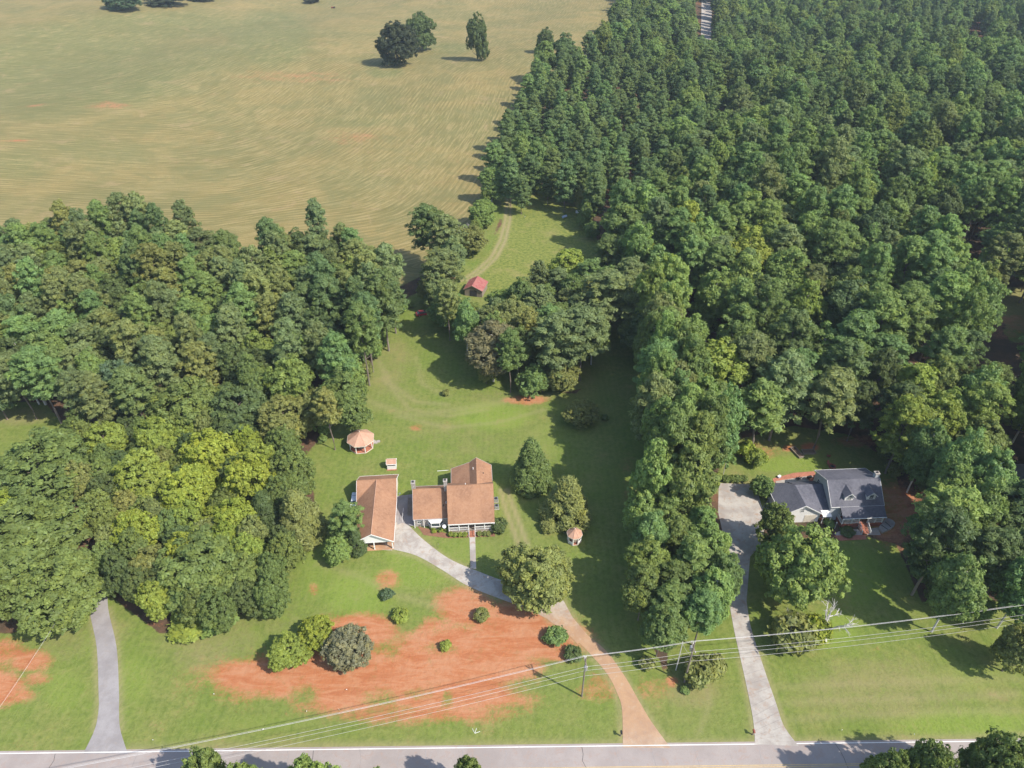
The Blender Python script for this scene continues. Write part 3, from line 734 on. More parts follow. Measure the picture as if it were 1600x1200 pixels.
# ---- well house
W = empty('well_house', (-28.7, 124.1, 0), R(4), 'tiny white well house with pink-tan gable roof behind the garage', 'shed')
t = MB(); t.box(-1.05, 1.05, 0, .08, 0, 1.1); t.box(-1.05, 1.05, 1.5, 1.58, 0, 1.1); t.box(-1.05, -.97, .082, 1.498, 0, 1.1); t.box(.97, 1.05, .082, 1.498, 0, 1.1); t.build('wall', M['white'], W)
MB().box(-.96, .96, .09, 1.49, 0, .9).build('well', M['dark'], W)
for x in (-.99, .99):
    for yy in (.06, 1.52): MB().box(x-.07, x+.07, yy-.06, yy+.06, 1.101, 2.0).build('post', M['white'], W)
gable(W, -1.05, 1.05, -.05, 1.65, 1.95, .8, 2.65, M['tan_roof'], M['white'], .12, wall=False)
MB().box(-1.2, 1.2, -.35, -.03, 0, .09).build('step', M['brickpave'], W)
MB().tube([(-.9, .8, 1.6), (.9, .8, 1.6)], .09, 8).build('windlass', M['wood'], W)

# ---- barn shed with red metal roof
p = G(744, 456)
S = empty('red_shed', (p.x, p.y, 0), R(-14), 'old weathered shed with rusty red metal roof at the meadow track', 'shed')
gable(S, -3.0, 3.0, -3.2, 3.2, 2.6, -.3, 4.1, M['red_metal'], M['wood'], .3, axis='y', trim=M['wood'])
t = MB()
for k in range(15):
    yy = -3.4+.49*k
    for s in (-1, 1):
        e_ = 3.3 if s > 0 else -3.3
        zz = 2.6-.3*(1.5/3.3 if s > 0 else 1.5/2.7)
        t.tube([(e_, yy, zz+.02), (-.3, yy, 4.13)], .035, 4)
t.build('roof_rib', M['red_metal'], S)
MB().box(-1.2, 1.2, -3.28, -3.205, 0, 2.2).build('door', M['dark'], S)

# ---- grey-roofed neighbour house
H2 = empty('house', (69.4, 106.0, 0), R(3.2), 'white house with dark grey roof, two dormers and brick porch', 'house')
# main block
gable(H2, .3, 11.5, 2.0, 11.5, 4.6, 6.3, 8.1, M['grey_roof'], M['greysiding'], .3, ze2=5.9)
MB().slab([(2.0, -.55, 3.0), (11.7, -.55, 3.0), (11.7, 1.9, 4.52), (2.0, 1.9, 4.52)]).build('porch_roof', M['grey_roof'], H2)
MB().box(1.98, 11.72, -.64, -.555, 2.8, 3.02).build('porch_fascia', M['white'], H2)
MB().box(2.2, 11.4, -.3, 1.98, 0, .95).build('porch_base', M['brick'], H2)
MB().box(2.15, 11.45, -.35, 1.99, .952, 1.05).build('porch_floor', M['brickpave'], H2)
for x in (2.35, 4.4, 6.0, 8.0, 9.6, 11.25): MB().box(x-.1, x+.1, -.3, -.1, 1.052, 2.92).build('porch_post', M['white'], H2)
for x0, x1 in ((2.45, 5.9), (8.1, 11.15)):
    r = MB(); r.box(x0, x1, -.24, -.14, 1.95, 2.04); r.box(x0, x1, -.24, -.14, 1.15, 1.22)
    k = x0+.1
    while k < x1: r.box(k, k+.05, -.215, -.165, 1.22, 1.95); k += .16
    r.build('railing', M['white'], H2)
r = MB(); r.box(2.2, 2.3, -.1, 1.9, 1.95, 2.04); r.box(2.2, 2.3, -.1, 1.9, 1.15, 1.22)
k = 0
while k < 1.85: r.box(2.225, 2.275, k, k+.05, 1.22, 1.95); k += .16
r.build('railing', M['white'], H2)
for k in range(6): MB().box(6.15, 7.85, -.7-.34*k, -.36-.34*k, 0, .9-.15*k).build('step', M['brickpave'], H2)
for x in (6.05, 7.9):
    MB().tube([(x, -.35, 1.95), (x, -2.5, 1.0)], .06, 6).build('handrail', M['white'], H2)
    MB().box(x-.06, x+.06, -2.55, -2.43, 0, 1.05).build('newel_post', M['white'], H2)
    t = MB()
    for k in range(6): t.box(x-.03, x+.03, -.65-.33*k, -.6-.33*k, .3, 1.8-.15*k)
    t.build('baluster', M['white'], H2)
MB().box(6.5, 7.45, 1.93, 1.995, 1.06, 3.1).build('door', M['brick'], H2)
for x in (3.3, 5.1, 9.0, 10.6): window(H2, x, 2.0, 1.6, .9, 1.4)
window(H2, 11.5, 5, 1.5, 1, 1.5, 'right'); window(H2, 11.5, 8.5, 1.5, 1, 1.5, 'right'); window(H2, 11.5, 6.3, 5, .9, 1.2, 'right')
window(H2, .3, 9.5, 4.0, .9, 1.0, 'left'); window(H2, 4, 11.5, 3.4, 1, 1.4, 'back'); window(H2, 8, 11.5, 3.4, 1, 1.4, 'back')
chimney(H2, 11.2, 6.9, 5, 9.0, .9, .9, M['greysiding'])
MB().box(5.6, 6.1, 4.5, 4.9, 6.5, 6.66).build('roof_vent', M['metal'], H2)
# rear low roof
gable(H2, 5.0, 10.5, 11.55, 14.5, 3.0, 11.9, 3.2, M['grey_roof'], M['greysiding'], .2, ze2=2.6)
# dormers
for x in (4.0, 8.9):
    d = MB().wallpoly([(x-.95, 2.75, 4.9), (x+.95, 2.75, 4.9), (x+.95, 2.75, 6.5), (x, 2.75, 7.3), (x-.95, 2.75, 6.5)], (0, 2.6, 0)).build('dormer', M['white'], H2)
    rr = MB()
    for s_ in (-1, 1):
        pts = [(x+s_*1.2, 2.45, 6.38), (x+s_*1.2, 5.6, 6.38), (x, 5.6, 7.45), (x, 2.45, 7.45)]
        rr.slab(pts if s_ > 0 else pts[::-1], .1)
    rr.build('dormer_roof', M['grey_roof'], d)
    window(d, x, 2.75, 5.4, .85, 1.1)
    tr = MB()
    for s_ in (-1, 1): tr.wallpoly([(x+s_*1.22, 2.4, 6.2), (x+s_*1.22, 2.4, 6.38), (x, 2.4, 7.47), (x, 2.4, 7.28)], (0, .045, 0))
    tr.build('fascia', M['white'], d)
# garage wing: ridge front to back with a hip at the rear
wx0, wx1, wy0, wy1, rx, zr, ze = -10.8, -1.7, 1.7, 11.2, -6.0, 5.5, 2.9
MB().wallpoly([(wx0+.3, wy0, 0), (wx1-.3, wy0, 0), (wx1-.3, wy0, ze), (rx, wy0, zr-.16), (wx0+.3, wy0, ze)], (0, 5.0, 0)).build('wall', M['white'], H2)
MB().box(wx0+.3, wx1-.3, wy0+5.01, wy1-.3, 0, ze-.25).build('wall', M['greysiding'], H2)
t = MB()
t.slab([(wx0, wy1, ze-.1), (wx0, wy0-.35, ze-.1), (rx, wy0-.35, zr), (rx, 7.7, zr)])
t.slab([(wx1, wy0-.35, ze-.1), (wx1, wy1, ze-.1), (rx, 7.7, zr), (rx, wy0-.35, zr)])
t.slab([(wx1, wy1, ze-.1), (wx0, wy1, ze-.1), (rx, 7.7, zr)])
wr = t.build('roof', M['grey_roof'], H2)
f = MB()
for xx in (wx0, wx1): f.wallpoly([(xx, wy0-.41, ze-.32), (xx, wy0-.41, ze-.07), (rx, wy0-.41, zr+.03), (rx, wy0-.41, zr-.22)], (0, .055, 0))
f.box(wx0-.08, wx0-.01, wy0-.35, wy1, ze-.3, ze-.06); f.build('fascia', M['white'], wr)
window(H2, -6.2, wy0, 3.3, .6, .9)
for x in (-8.6, -4.0): MB().box(x-1.3, x+1.3, wy0-.05, wy0-.004, .02, 2.2).build('garage_door', M['siding'], H2)
# link between wing and main block
t = MB()
t.slab([(-5.9, 2.4, 2.85), (.25, 2.4, 2.85), (.25, 7.75, 5.45), (-5.9, 7.75, 5.45)])
t.slab([(.25, 11.0, 3.2), (-5.9, 11.0, 3.2), (-5.9, 7.75, 5.45), (.25, 7.75, 5.45)])
lr = t.build('roof', M['grey_roof'], H2)
MB().wallpoly([(-1.98, 2.8, 0), (-1.98, 10.6, 0), (-1.98, 10.6, 3.1), (-1.98, 7.75, 5.2), (-1.98, 2.8, 2.8)], (2.26, 0, 0)).build('wall', M['white'], H2)
MB().box(-2.0, .25, 2.3, 2.38, 2.62, 2.86).build('fascia', M['white'], lr)
MB().box(-1.4, .2, .9, 2.38, 0, .3).build('landing', M['brickpave'], H2)
MB().slab([(-1.7, .7, 2.5), (.28, .7, 2.5), (.28, 2.29, 2.75), (-1.7, 2.29, 2.75)], .1).build('awning', M['white'], H2)
for x in (-1.6, .15): MB().box(x-.06, x+.06, .8, .92, .3, 2.4).build('awning_post', M['white'], H2)
MB().box(-1.1, -.3, 2.72, 2.79, .31, 2.4).build('door', M['brick'], H2)

# paving and beds round the neighbour house
def patch(name, px, z, mat, label=None, cat=None, kind=None, z0=-.1):
    o = MB().prism(gp(px), z0, z).build(name, mat); return tag(o, label, cat, kind=kind)
patch('patio', [(1207,748),(1240,739),(1272,736.5),(1282,756),(1210,758)], .05, M['brickpave'], kind='structure')
patch('patio_walk', [(1212,752),(1262,744),(1266,757),(1212,758)], .075, M['concrete'], kind='structure')
patch('front_walk', [(1303,834),(1320,826),(1348,828),(1347,838),(1312,840)], .04, M['concrete'], kind='structure')
patch('brick_landing', [(1303,837),(1352,836),(1354,843),(1311,845)], .06, M['brickpave'], kind='structure')
patch('side_walk', [(1353,827),(1372,824),(1376,836),(1355,836)], .04, M['concrete'], kind='structure')
o = MB().prism(smooth(gp([(1372,826),(1384,812),(1397,818),(1394,826),(1378,834)]), 3), 0, .5).build('retaining_terrace', M['concrete']); tag(o, 'pale concrete fan-shaped terrace beside the brick porch of the grey-roofed house', 'terrace')
p = G(1386, 826)
MB().tube([(G(1376,823).x, G(1376,823).y, .53), (G(1386,830).x, G(1386,830).y, .53)], .07, 5).build('joint', M['dark'], o)
MB().tube([(G(1382,818).x, G(1382,818).y, .53), (G(1391,826).x, G(1391,826).y, .53)], .07, 5).build('joint', M['dark'], o)
patch('mulch_bed', [(652,822),(700,834),(772,833),(774,838),(700,841),(662,836)], .03, M['mulch'], kind='structure')

def planter(px, py, lx, ly, rz, label):
    c = G(px, py); o = empty('raised_bed', (c.x, c.y, 0), rz, label, 'raised bed')
    for (x0, x1, y0, y1) in ((-lx, lx, -ly, -ly+.14), (-lx, lx, ly-.14, ly), (-lx, -lx+.14, -ly+.141, ly-.141), (lx-.14, lx, -ly+.141, ly-.141)):
        MB().box(x0, x1, y0, y1, 0, .5).build('plank', M['wood'], o)
    MB().box(-lx+.15, lx-.15, -ly+.15, ly-.15, 0, .38).build('soil', M['soil'], o)
planter(1245, 708, .75, 1.9, R(18), 'grey timber raised bed set lengthways in the lawn behind the grey-roofed house')
planter(1263, 707, 1.6, .75, R(3), 'grey timber raised bed set crossways in the lawn behind the grey-roofed house')

def lawn_chair(px, py, rz, label, mat):
    c = G(px, py); o = empty('garden_chair', (c.x, c.y, 0), rz, label, 'chair')
    MB().box(-.35, .35, -.35, .35, .36, .42).build('seat', mat, o)
    MB().add([(-.35,.3,.42),(.35,.3,.42),(.35,.36,.42),(-.35,.36,.42),(-.35,.55,1.15),(.35,.55,1.15),(.35,.61,1.15),(-.35,.61,1.15)], [(0,3,2,1),(4,5,6,7),(0,1,5,4),(1,2,6,5),(2,3,7,6),(3,0,4,7)]).build('backrest', mat, o)
    for x in (-.33, .27):
        for yy in (-.34, .26): MB().box(x, x+.06, yy, yy+.06, 0, .36).build('leg', mat, o)
    for x in (-.42, .34): MB().box(x, x+.08, -.35, .4, .6, .64).build('armrest', mat, o)
lawn_chair(1294, 714, R(160), 'dark wooden garden chair at the shaded edge of the lawn', M['brick'])
lawn_chair(1295, 727, R(30), 'dark wooden garden chair in the sun beside the bare fire-pit ground', M['brick'])
lawn_chair(1247, 749, R(200), 'black patio chair alone on the pale patio walk', M['blackplastic'])
lawn_chair(1277, 748, R(100), 'black patio chair beside the barbecue on the brick patio', M['blackplastic'])
c = G(1297, 729.5); o = empty('fire_pit', (c.x+.5, c.y, 0), 0, 'low round brick fire pit between two garden chairs', 'fire pit')
for k in range(12):
    aa = k*math.pi/6; m = MB().box(-.12, .12, -.2, .2, 0, .35).build('brick', M['brick'], o); m.location = (.7*math.cos(aa), .7*math.sin(aa), 0); m.rotation_euler = (0, 0, aa)
MB().tube([(0, 0, 0), (0, 0, .1)], .55, 12).build('ash', M['dark'], o)
c = G(1263, 750); o = empty('barbecue', (c.x, c.y, 0), R(20), 'black barbecue grill on the patio behind the grey-roofed house', 'barbecue')
MB().box(-.5, .5, -.28, .28, .7, 1.0).build('firebox', M['blackplastic'], o); MB().wallpoly([(-.5,-.28,1.002),(-.5,.28,1.002),(-.5,.18,1.3),(-.5,-.18,1.3)], (1,0,0)).build('lid', M['blackplastic'], o)
for x in (-.45, .39):
    for yy in (-.25, .19): MB().box(x, x+.06, yy, yy+.06, 0, .7).build('leg', M['metal'], o)
MB().box(.501, .9, -.25, .25, .92, .96).build('side_shelf', M['metal'], o)
c = G(1217, 746); o = empty('cooler', (c.x, c.y, .05), R(30), 'pale blue cooler box on the brick patio', 'box'); MB().box(-.4, .4, -.25, .25, 0, .4).build('body', M['bluegrey'], o); MB().box(-.42, .42, -.27, .27, .401, .48).build('lid', M['white'], o)
c = G(1304, 826); o = empty('yard_lamp', (c.x, c.y, 0), 0, 'short white lamp post at the front walk of the grey-roofed house', 'lamp post')
MB().tube([(0,0,0),(0,0,1.8)], .05, 6).build('post', M['white'], o); MB().tube([(0,0,1.8),(0,0,2.1)], .13, 6, .08).build('lamp_head', M['white'], o)

# far houses that show as glimpses
c = G(1538, 46)
FH = empty('far_house', (c.x+14, c.y+12, c.z), R(8), 'blue-grey roofed far house beside a bright lawn among dark trees', 'house')
gable(FH, -8, 8, -5, 5, 3, 0, 6, M['grey_roof'], M['white'], .4); window(FH, -4, -5, 1, 1.4, 1.4); window(FH, 4, -5, 1, 1.4, 1.4); MB().box(-.6, .6, -5.06, -5.004, 0, 2.1).build('door', M['brick'], FH); chimney(FH, 6, 1, 3, 7, 1, 1, M['brick'])

# ------------------------------------------------------------------ trees: meshes of leaf-sized faces
def leaves(cen, nrm, size, aspect, rg):
    """quads at cen facing nrm with a random spin; returns verts"""
    n = len(cen)
    nrm = nrm/np.linalg.norm(nrm, axis=1, keepdims=True)
    h = rg.normal(size=(n, 3)); u = np.cross(nrm, h); u /= np.linalg.norm(u, axis=1, keepdims=True)+1e-9
    v = np.cross(nrm, u)
    a = (size*aspect)[:, None]*u; b = size[:, None]*v
    return np.stack([cen-a*.5-b, cen+a*.5-b*.35, cen+a*.5+b*.7, cen-a*.5+b], 1).reshape(-1, 3)

def crown_mesh(name, cen, nrm, size, aspect, shade, warm, rg):
    v = leaves(cen, nrm, size, aspect, rg); q = np.arange(len(v)).reshape(-1, 4)
    me = np_mesh(name, v, q)
    for nm, arr in (('shade', shade), ('warm', warm)):
        at = me.attributes.new(nm, 'FLOAT', 'POINT'); at.data.foreach_set('value', np.repeat(arr, 4).astype(np.float32))
    me.materials.append(M['leaf'])
    return me

def clumps(c, r, out, per, rg, flat=1.0, size=.34, aspect=.8, up=.35, spread=.75):
    """leafy puffs: c centres, r radii, out outward directions"""
    n = len(c); k = per
    d = rg.normal(size=(n, k, 3)); d /= np.linalg.norm(d, axis=2, keepdims=True)
    d = d+out[:, None, :]*spread; d /= np.linalg.norm(d, axis=2, keepdims=True)
    rad = r[:, None, None]*(.62+.48*rg.random((n, k, 1)))
    rad = rad*np.where(rg.random((n, k, 1)) < .12, 1.45, 1)
    p = c[:, None, :]+d*rad*np.array([1, 1, flat])
    nr = d*.75+rg.normal(size=(n, k, 3))*.38+np.array([0, 0, up])
    sz = size*(.65+.7*rg.random((n, k)))
    sh = (.84+.32*rg.random((n, 1)))*(.84+.32*rg.random((n, k)))
    wm = np.clip(rg.normal(.12, .18, (n, 1))+rg.normal(0, .12, (n, k)), 0, .8)
    return p.reshape(-1, 3), nr.reshape(-1, 3), sz.ravel(), np.full(n*k, aspect), sh.ravel(), wm.ravel()

def cat_(parts): return [np.concatenate(x) for x in zip(*parts)]

def broadleaf(name, seed, H=14., Rad=5.5, z0=.22, nc=230, per=85, size=.34, lobes=9, cr=(.45, .9)):
    rg = np.random.default_rng(seed)
    L = []
    for i in range(lobes):
        a = rg.random()*6.28; q = Rad*.55*math.sqrt(rg.random())
        zz = H*(z0+.18+(.86-z0-.18)*rg.random()*(1-.35*q/Rad))
        rr = Rad*(.34+.26*rg.random())
        L.append((q*math.cos(a), q*math.sin(a), min(zz, H-rr*.9), rr, rr*(.75+.3*rg.random())))
    L.append((0, 0, H*.72, Rad*.55, H*.27))
    L = np.array(L); cs = []; ou = []
    while len(cs) < nc:
        k = rg.integers(len(L)); d = rg.normal(size=3); d /= np.linalg.norm(d)
        if d[2] < -.45: continue
        p = L[k, :3]+d*L[k, [3, 3, 4]]*(.80+.42*rg.random()**1.6)
        q = (p-L[:, :3])/L[:, [3, 3, 4]]
        ins = (np.linalg.norm(q, axis=1) < .78); ins[k] = False
        if ins.any() or p[2] < H*z0*.7: continue
        cs.append(p); ou.append(d)
    cs, ou = np.array(cs), np.array(ou)
    rc = rg.uniform(*cr, nc)*np.where(rg.random(nc) < .2, .6, 1)
    parts = [clumps(cs, rc, ou, per, rg, .8, size)]
    m = int(nc*2.6)                                                     # twigs and leaves inside the crown
    k = rg.integers(len(L), size=m); d = rg.normal(size=(m, 3)); d /= np.linalg.norm(d, axis=1, keepdims=True)
    p = L[k, :3]+d*L[k][:, [3, 3, 4]]*(.4+.5*rg.random((m, 1)))
    parts.append((p, d+np.array([0, 0, .4]), np.full(m, size*1.6), np.full(m, .8), np.full(m, .85), np.full(m, .1)))
    return crown_mesh(name, *cat_(parts), rg)

def pine(name, seed, H=22., Rad=3.6, z0=.42, nb=50, per=52, size=.36, taper=1.0, tr=(.55, 1.05)):
    rg = np.random.default_rng(seed); cs = []; ou = []
    for i in range(nb):
        t = (i+rg.random())/nb; z = H*(z0+(1-z0)*t**.9)
        prof = (math.sin(math.pi*min(1, (.16+.84*t)*.96))**.65)*(1-.38*taper*t)
        a = i*2.4+rg.normal(0, .4); L = Rad*prof*(.7+.5*rg.random())
        tilt = -.05+.35*t+rg.normal(0, .08)
        for s in ((.3, .5, .68, .84, 1.0) if L > 1.6 else (.5, .9)):
            if rg.random() < .12: continue
            b = a+rg.normal(0, .34)*s
            cs.append((L*s*math.cos(b), L*s*math.sin(b), z+L*s*tilt+rg.normal(0, .22))); ou.append((math.cos(b)*.5, math.sin(b)*.5, .75))
    cs.append((0, 0, H-.4)); ou.append((0, 0, 1))
    cs, ou = np.array(cs), np.array(ou); ou /= np.linalg.norm(ou, axis=1, keepdims=True)
    return crown_mesh(name, *clumps(cs, rg.uniform(*tr, len(cs)), ou, per, rg, .66, size, .5, .35, .75), rg)

def cedar(name, seed, H=11., Rad=3.3, nc=300, per=60):
    rg = np.random.default_rng(seed); cs = []; ou = []
    for i in range(nc):
        t = rg.random()**1.35; a = rg.random()*6.28
        rr = Rad*(1-t)**.8*(.78+.3*rg.random()+.12*math.sin(3*a+seed))*(1 if t > .06 else .85)
        cs.append((rr*math.cos(a), rr*math.sin(a), .35+H*t*.97)); ou.append((math.cos(a)*.7, math.sin(a)*.7, .6))
    cs, ou = np.array(cs), np.array(ou); ou /= np.linalg.norm(ou, axis=1, keepdims=True)
    return crown_mesh(name, *clumps(cs, rg.uniform(.45, .85, nc), ou, per, rg, .9, .27, .5, .4, .7), rg)

def bush(name, seed, Rad=1.2, H=1.6, nc=46, per=46, size=.17):
    rg = np.random.default_rng(seed)
    d = rg.normal(size=(nc, 3)); d[:, 2] = np.abs(d[:, 2])*.9-.1; d /= np.linalg.norm(d, axis=1, keepdims=True)
    k = (.72+.35*rg.random((nc, 1)))
    cs = d*k*np.array([Rad*.8, Rad*.8, H*.42])+np.array([0, 0, H*.45])
    return crown_mesh(name, *clumps(cs, rg.uniform(.2, .36, nc)*Rad, d, per, rg, .9, size*Rad/1.2), rg)

def trunk_mesh(name, seed, H, top, r, limbs, mat, spread=.5, z0=.35):
    rg = np.random.default_rng(seed); t = MB()
    pts = [(0, 0, -.3)]+[(rg.normal(0, .10)*k, rg.normal(0, .10)*k, H*top*k/5) for k in range(1, 6)]
    t.tube(pts, r, 7, r*.3)
    for i in range(limbs):
        z = H*top*(z0+(1-z0)*rg.random()); a = rg.random()*6.28; L = H*.24*spread*2*(.5+.6*rg.random())*(1.25-z/(H*top))
        e = (L*math.cos(a), L*math.sin(a), z+L*.55); m_ = (e[0]*.5, e[1]*.5, z+L*.18)
        t.tube([(0, 0, z), m_, e], r*.34, 5, r*.1)
    me = t.mesh(name); me.materials.append(mat)
    return me

def bare_mesh(name, seed, H=7., mat=None):
    rg = np.random.default_rng(seed); t = MB()
    def br(p, d, L, r, lev):
        q = p+d*L; mid = p+d*L*.5+Vector(rg.normal(0, .05*L, 3))
        t.tube([p, mid, q], r, 5, r*.55)
        if lev == 0: return
        for k in range(3 if lev > 1 else 4):
            nd = (d+Vector(rg.normal(0, .55, 3))+Vector((0, 0, .18))).normalized()
            br(p+d*L*(.45+.55*rg.random()), nd, L*(.55+.2*rg.random()), r*.55, lev-1)
    br(Vector((0, 0, -.2)), Vector((rg.normal(0, .08), rg.normal(0, .08), 1)).normalized(), H*.34, H*.024, 4)
    me = t.mesh(name); me.materials.append(mat or M['pale_bark'])
    return me

KIND = {}
def reg(kind, crowns, trunks, H, Rad): KIND[kind] = dict(c=crowns, t=trunks, H=H, R=Rad)
reg('pine', [pine('pine_crown', 10+i, 24, 5.0+.3*(i % 3), .36+.045*(i % 4), 62+7*(i % 3), taper=.45+.3*(i % 4), tr=(.5, 1.0)) for i in range(9)],
    [trunk_mesh('pine_trunk', i, 24, .93, .30, 14, M['bark'] if i % 2 else M['pole'], .4) for i in range(3)], 24, 5.2)
reg('youngpine', [pine('pine_crown', 30+i, 19, 3.7, .24, 54, 48, .36, .55+.15*i, (.55, 1.0)) for i in range(5)],
    [trunk_mesh('pine_trunk', 5, 19, .95, .2, 8, M['bark'], .25)], 19, 3.8)
reg('oak', [broadleaf('broadleaf_crown', 50+i, 14, 6.2, .10, 470, 52, .27, 13) for i in range(6)],
    [trunk_mesh('broadleaf_trunk', 60+i, 14, .78, .36, 10, M['bark'], .6, .25) for i in range(2)], 14, 6.6)
reg('tall', [broadleaf('broadleaf_crown', 70+i, 21, 5.3, .14, 640, 48, .29, 17, (.5, 1.0)) for i in range(7)],
    [trunk_mesh('broadleaf_trunk', 80+i, 21, .85, .28, 10, M['pale_bark'] if i else M['bark'], .4, .3) for i in range(2)], 21, 5.7)
reg('cedar', [cedar('cedar_crown', 90+i, 11, 3.3) for i in range(2)], [trunk_mesh('cedar_trunk', 92, 11, .9, .22, 5, M['bark'], .2)], 11, 3.3)
reg('bush', [bush('bush_crown', 100+i, 1.2, 1.7) for i in range(3)], [trunk_mesh('bush_stem', 105, 1.6, .8, .06, 5, M['bark'], .5, .1)], 1.7, 1.2)

TREES = []            # kind, x, y, H, R, tint, label, group, name, handmade
KEEP = []             # picture ellipses that must stay clear of crowns: the photo shows ground or buildings there
def occupies(x, y, H, Rr):
    z = float(terrain(x, y))
    u, v, d = proj(x, y, z+H*.66); s = F*Rr/float(d)
    u2, v2, _ = proj(x, y, z+H)
    return float(u), float(v), s, abs(float(v)-float(v2))*.9+s*.45

GREEN = dict(pine=(.190, .240, .096), pined=(.148, .214, .080), pineb=(.180, .268, .088), oak=(.168, .226, .068), dark=(.112, .158, .058),
             bright=(.212, .296, .084), yellow=(.278, .338, .056), olive=(.225, .252, .084), blue=(.105, .160, .084), brown=(.215, .20, .105), lime=(.245, .308, .064), black=(.062, .080, .046), grey=(.24, .24, .145))
def tint(t, j=.14):
    c = GREEN[t] if isinstance(t, str) else t
    k = 1+rnd.uniform(-j, j); w_ = rnd.uniform(-j, j)*.6
    return (c[0]*k*(1+w_), c[1]*k, c[2]*k*(1-w_))

def tree_px(kind, px, py, rpx, tn, label, H=None, group=None, name=None, zf=.6):
    """a tree whose crown centre shows at a pixel with a radius in pixels"""
    H = H or KIND[kind]['H']
    p = G(px, py, H*zf)
    _, _, d = proj(p.x, p.y, p.z)
    TREES.append((kind, p.x, p.y, H, rpx*float(d)/F, tint(tn, .06), label, group, name, True))

NAMES = dict(pine='pine_tree', youngpine='pine_tree', oak='broadleaf_tree', tall='broadleaf_tree', cedar='cedar_tree', bush='shrub')
# -- single trees of the yards and the field, by what stands next to them
T = tree_px
T('oak', 617, 66, 32, 'black', 'large round dark tree alone on the hayfield with a smaller tree behind', 29, zf=.5)
T('oak', 657, 47, 26, 'dark', 'green tree right behind the round dark tree on the hayfield', 27, zf=.5)
T('oak', 745, 54, 19, 'dark', 'tall slim tree standing alone on the hayfield', 31, zf=.52)
T('oak', 188, 0, 30, 'blue', 'dark spreading tree at the far side of the hayfield, left of a pair', 17, zf=.45)
T('oak', 262, -6, 34, 'black', 'wide dark tree at the far side of the hayfield, middle of a row', 17, zf=.45)
T('oak', 315, -10, 22, 'black', 'low dark tree at the end of the far hayfield row', 15, zf=.45)
T('oak', 487, -2, 14, 'black', 'small dark tree at the far edge of the hayfield near a red machine', 9, zf=.45)
T('oak', 853, 58, 15, 'dark', 'short dark tree standing out from the forest corner at the hayfield', 17)
T('oak', 838, 900, 58, (.25, .285, .09), 'big oak overhanging the driveway of the orange-roofed house', 13, zf=.52)
T('cedar', 830, 728, 31, 'oak', 'tall pointed cedar on the lawn right of the orange-roofed house', 13.5, zf=.45)
T('cedar', 886, 783, 36, 'olive', 'broad blunt cedar between the pointed cedar and the small summerhouse', 11.5, zf=.45)
T('oak', 908, 648, 26, 'olive', 'small round tree at the shade edge of the back lawn', 6, zf=.5)
T('pine', 541, 812, 27, 'pineb', 'fresh green pine at the front corner of the garage', 11, zf=.62)
T('oak', 524, 862, 23, 'bright', 'bright green small tree beside the pine at the garage', 6, zf=.5)
T('cedar', 556, 845, 16, 'dark', 'small dark cedar in front of the carport', 6.5, zf=.45)
T('cedar', 467, 808, 36, 'olive', 'wide olive cedar at the lawn edge left of the garage', 13, zf=.45)
T('oak', 450, 1018, 33, 'lime', 'bright green small tree on the red clay, left of the greying one', 6, zf=.5)
T('oak', 492, 990, 28, 'yellow', 'yellow-green small tree behind the pair on the red clay', 6, zf=.5)
T('oak', 541, 1016, 37, 'grey', 'half-bare greying tree on the red clay', 7.0, zf=.5)
T('oak', 1250, 880, 66, 'bright', 'large pale green oak in front of the white garage gable', 18, zf=.55)
T('oak', 1213, 822, 34, 'oak', 'smaller oak between the concrete pad and the white garage gable', 12, zf=.55)
T('oak', 1190, 760, 19, 'pineb', 'small dense tree at the back corner of the garage roof', 6, zf=.5)
T('bush', 1168, 703, 15, 'yellow', 'yellow shrub behind the lamp pole of the neighbour lawn', 4, zf=.5)
T('bush', 1181, 716, 16, 'lime', 'yellow-green shrub at the edge of the neighbour back lawn', 4, zf=.5)
T('bush', 779, 822, 13, 'dark', 'round dark shrub at the right porch corner of the orange-roofed house', 2.6, zf=.4)
T('bush', 857, 822, 13, 'olive', 'low shrub at the foot of the blunt cedar', 2.2, zf=.4)
T('bush', 626, 962, 13, 'lime', 'round green shrub standing alone on the front lawn', 2, zf=.4)
T('bush', 605, 929, 10, 'blue', 'small grey-green shrub on the front lawn above the round one', 1.5, zf=.4)
T('bush', 696, 1009, 9, 'lime', 'small round shrub alone on the red clay', 1.5, zf=.4)
T('bush', 752, 962, 12, 'olive', 'shrub in the oak shade on the red clay', 2, zf=.4)
T('bush', 869, 996, 17, 'pineb', 'dense green shrub beside the clay-stained driveway', 2.2, zf=.4)
T('bush', 896, 1022, 14, 'dark', 'dark low shrub next to the power pole and driveway', 1.8, zf=.4)
T('bush', 697, 614, 6, 'olive', 'tiny sapling on the back lawn', 1.8, zf=.4)
T('oak', 1590, 1015, 36, 'olive', 'dense tree at the right edge of the roadside lawn', 12, zf=.55)
T('bush', 1095, 1050, 24, 'olive', 'yellow-green bush at the foot of the transformer pole by the right-hand drive', 4.5, zf=.5)
T('bush', 1112, 1040, 22, 'olive', 'thin olive bush beside the transformer pole', 4, zf=.5)
T('bush', 1240, 990, 34, 'olive', 'autumn-tinted thicket tree beside the right-hand drive', 6, zf=.5)
T('bush', 1275, 985, 24, 'yellow', 'golden green bush next to the bare white tree', 5, zf=.5)
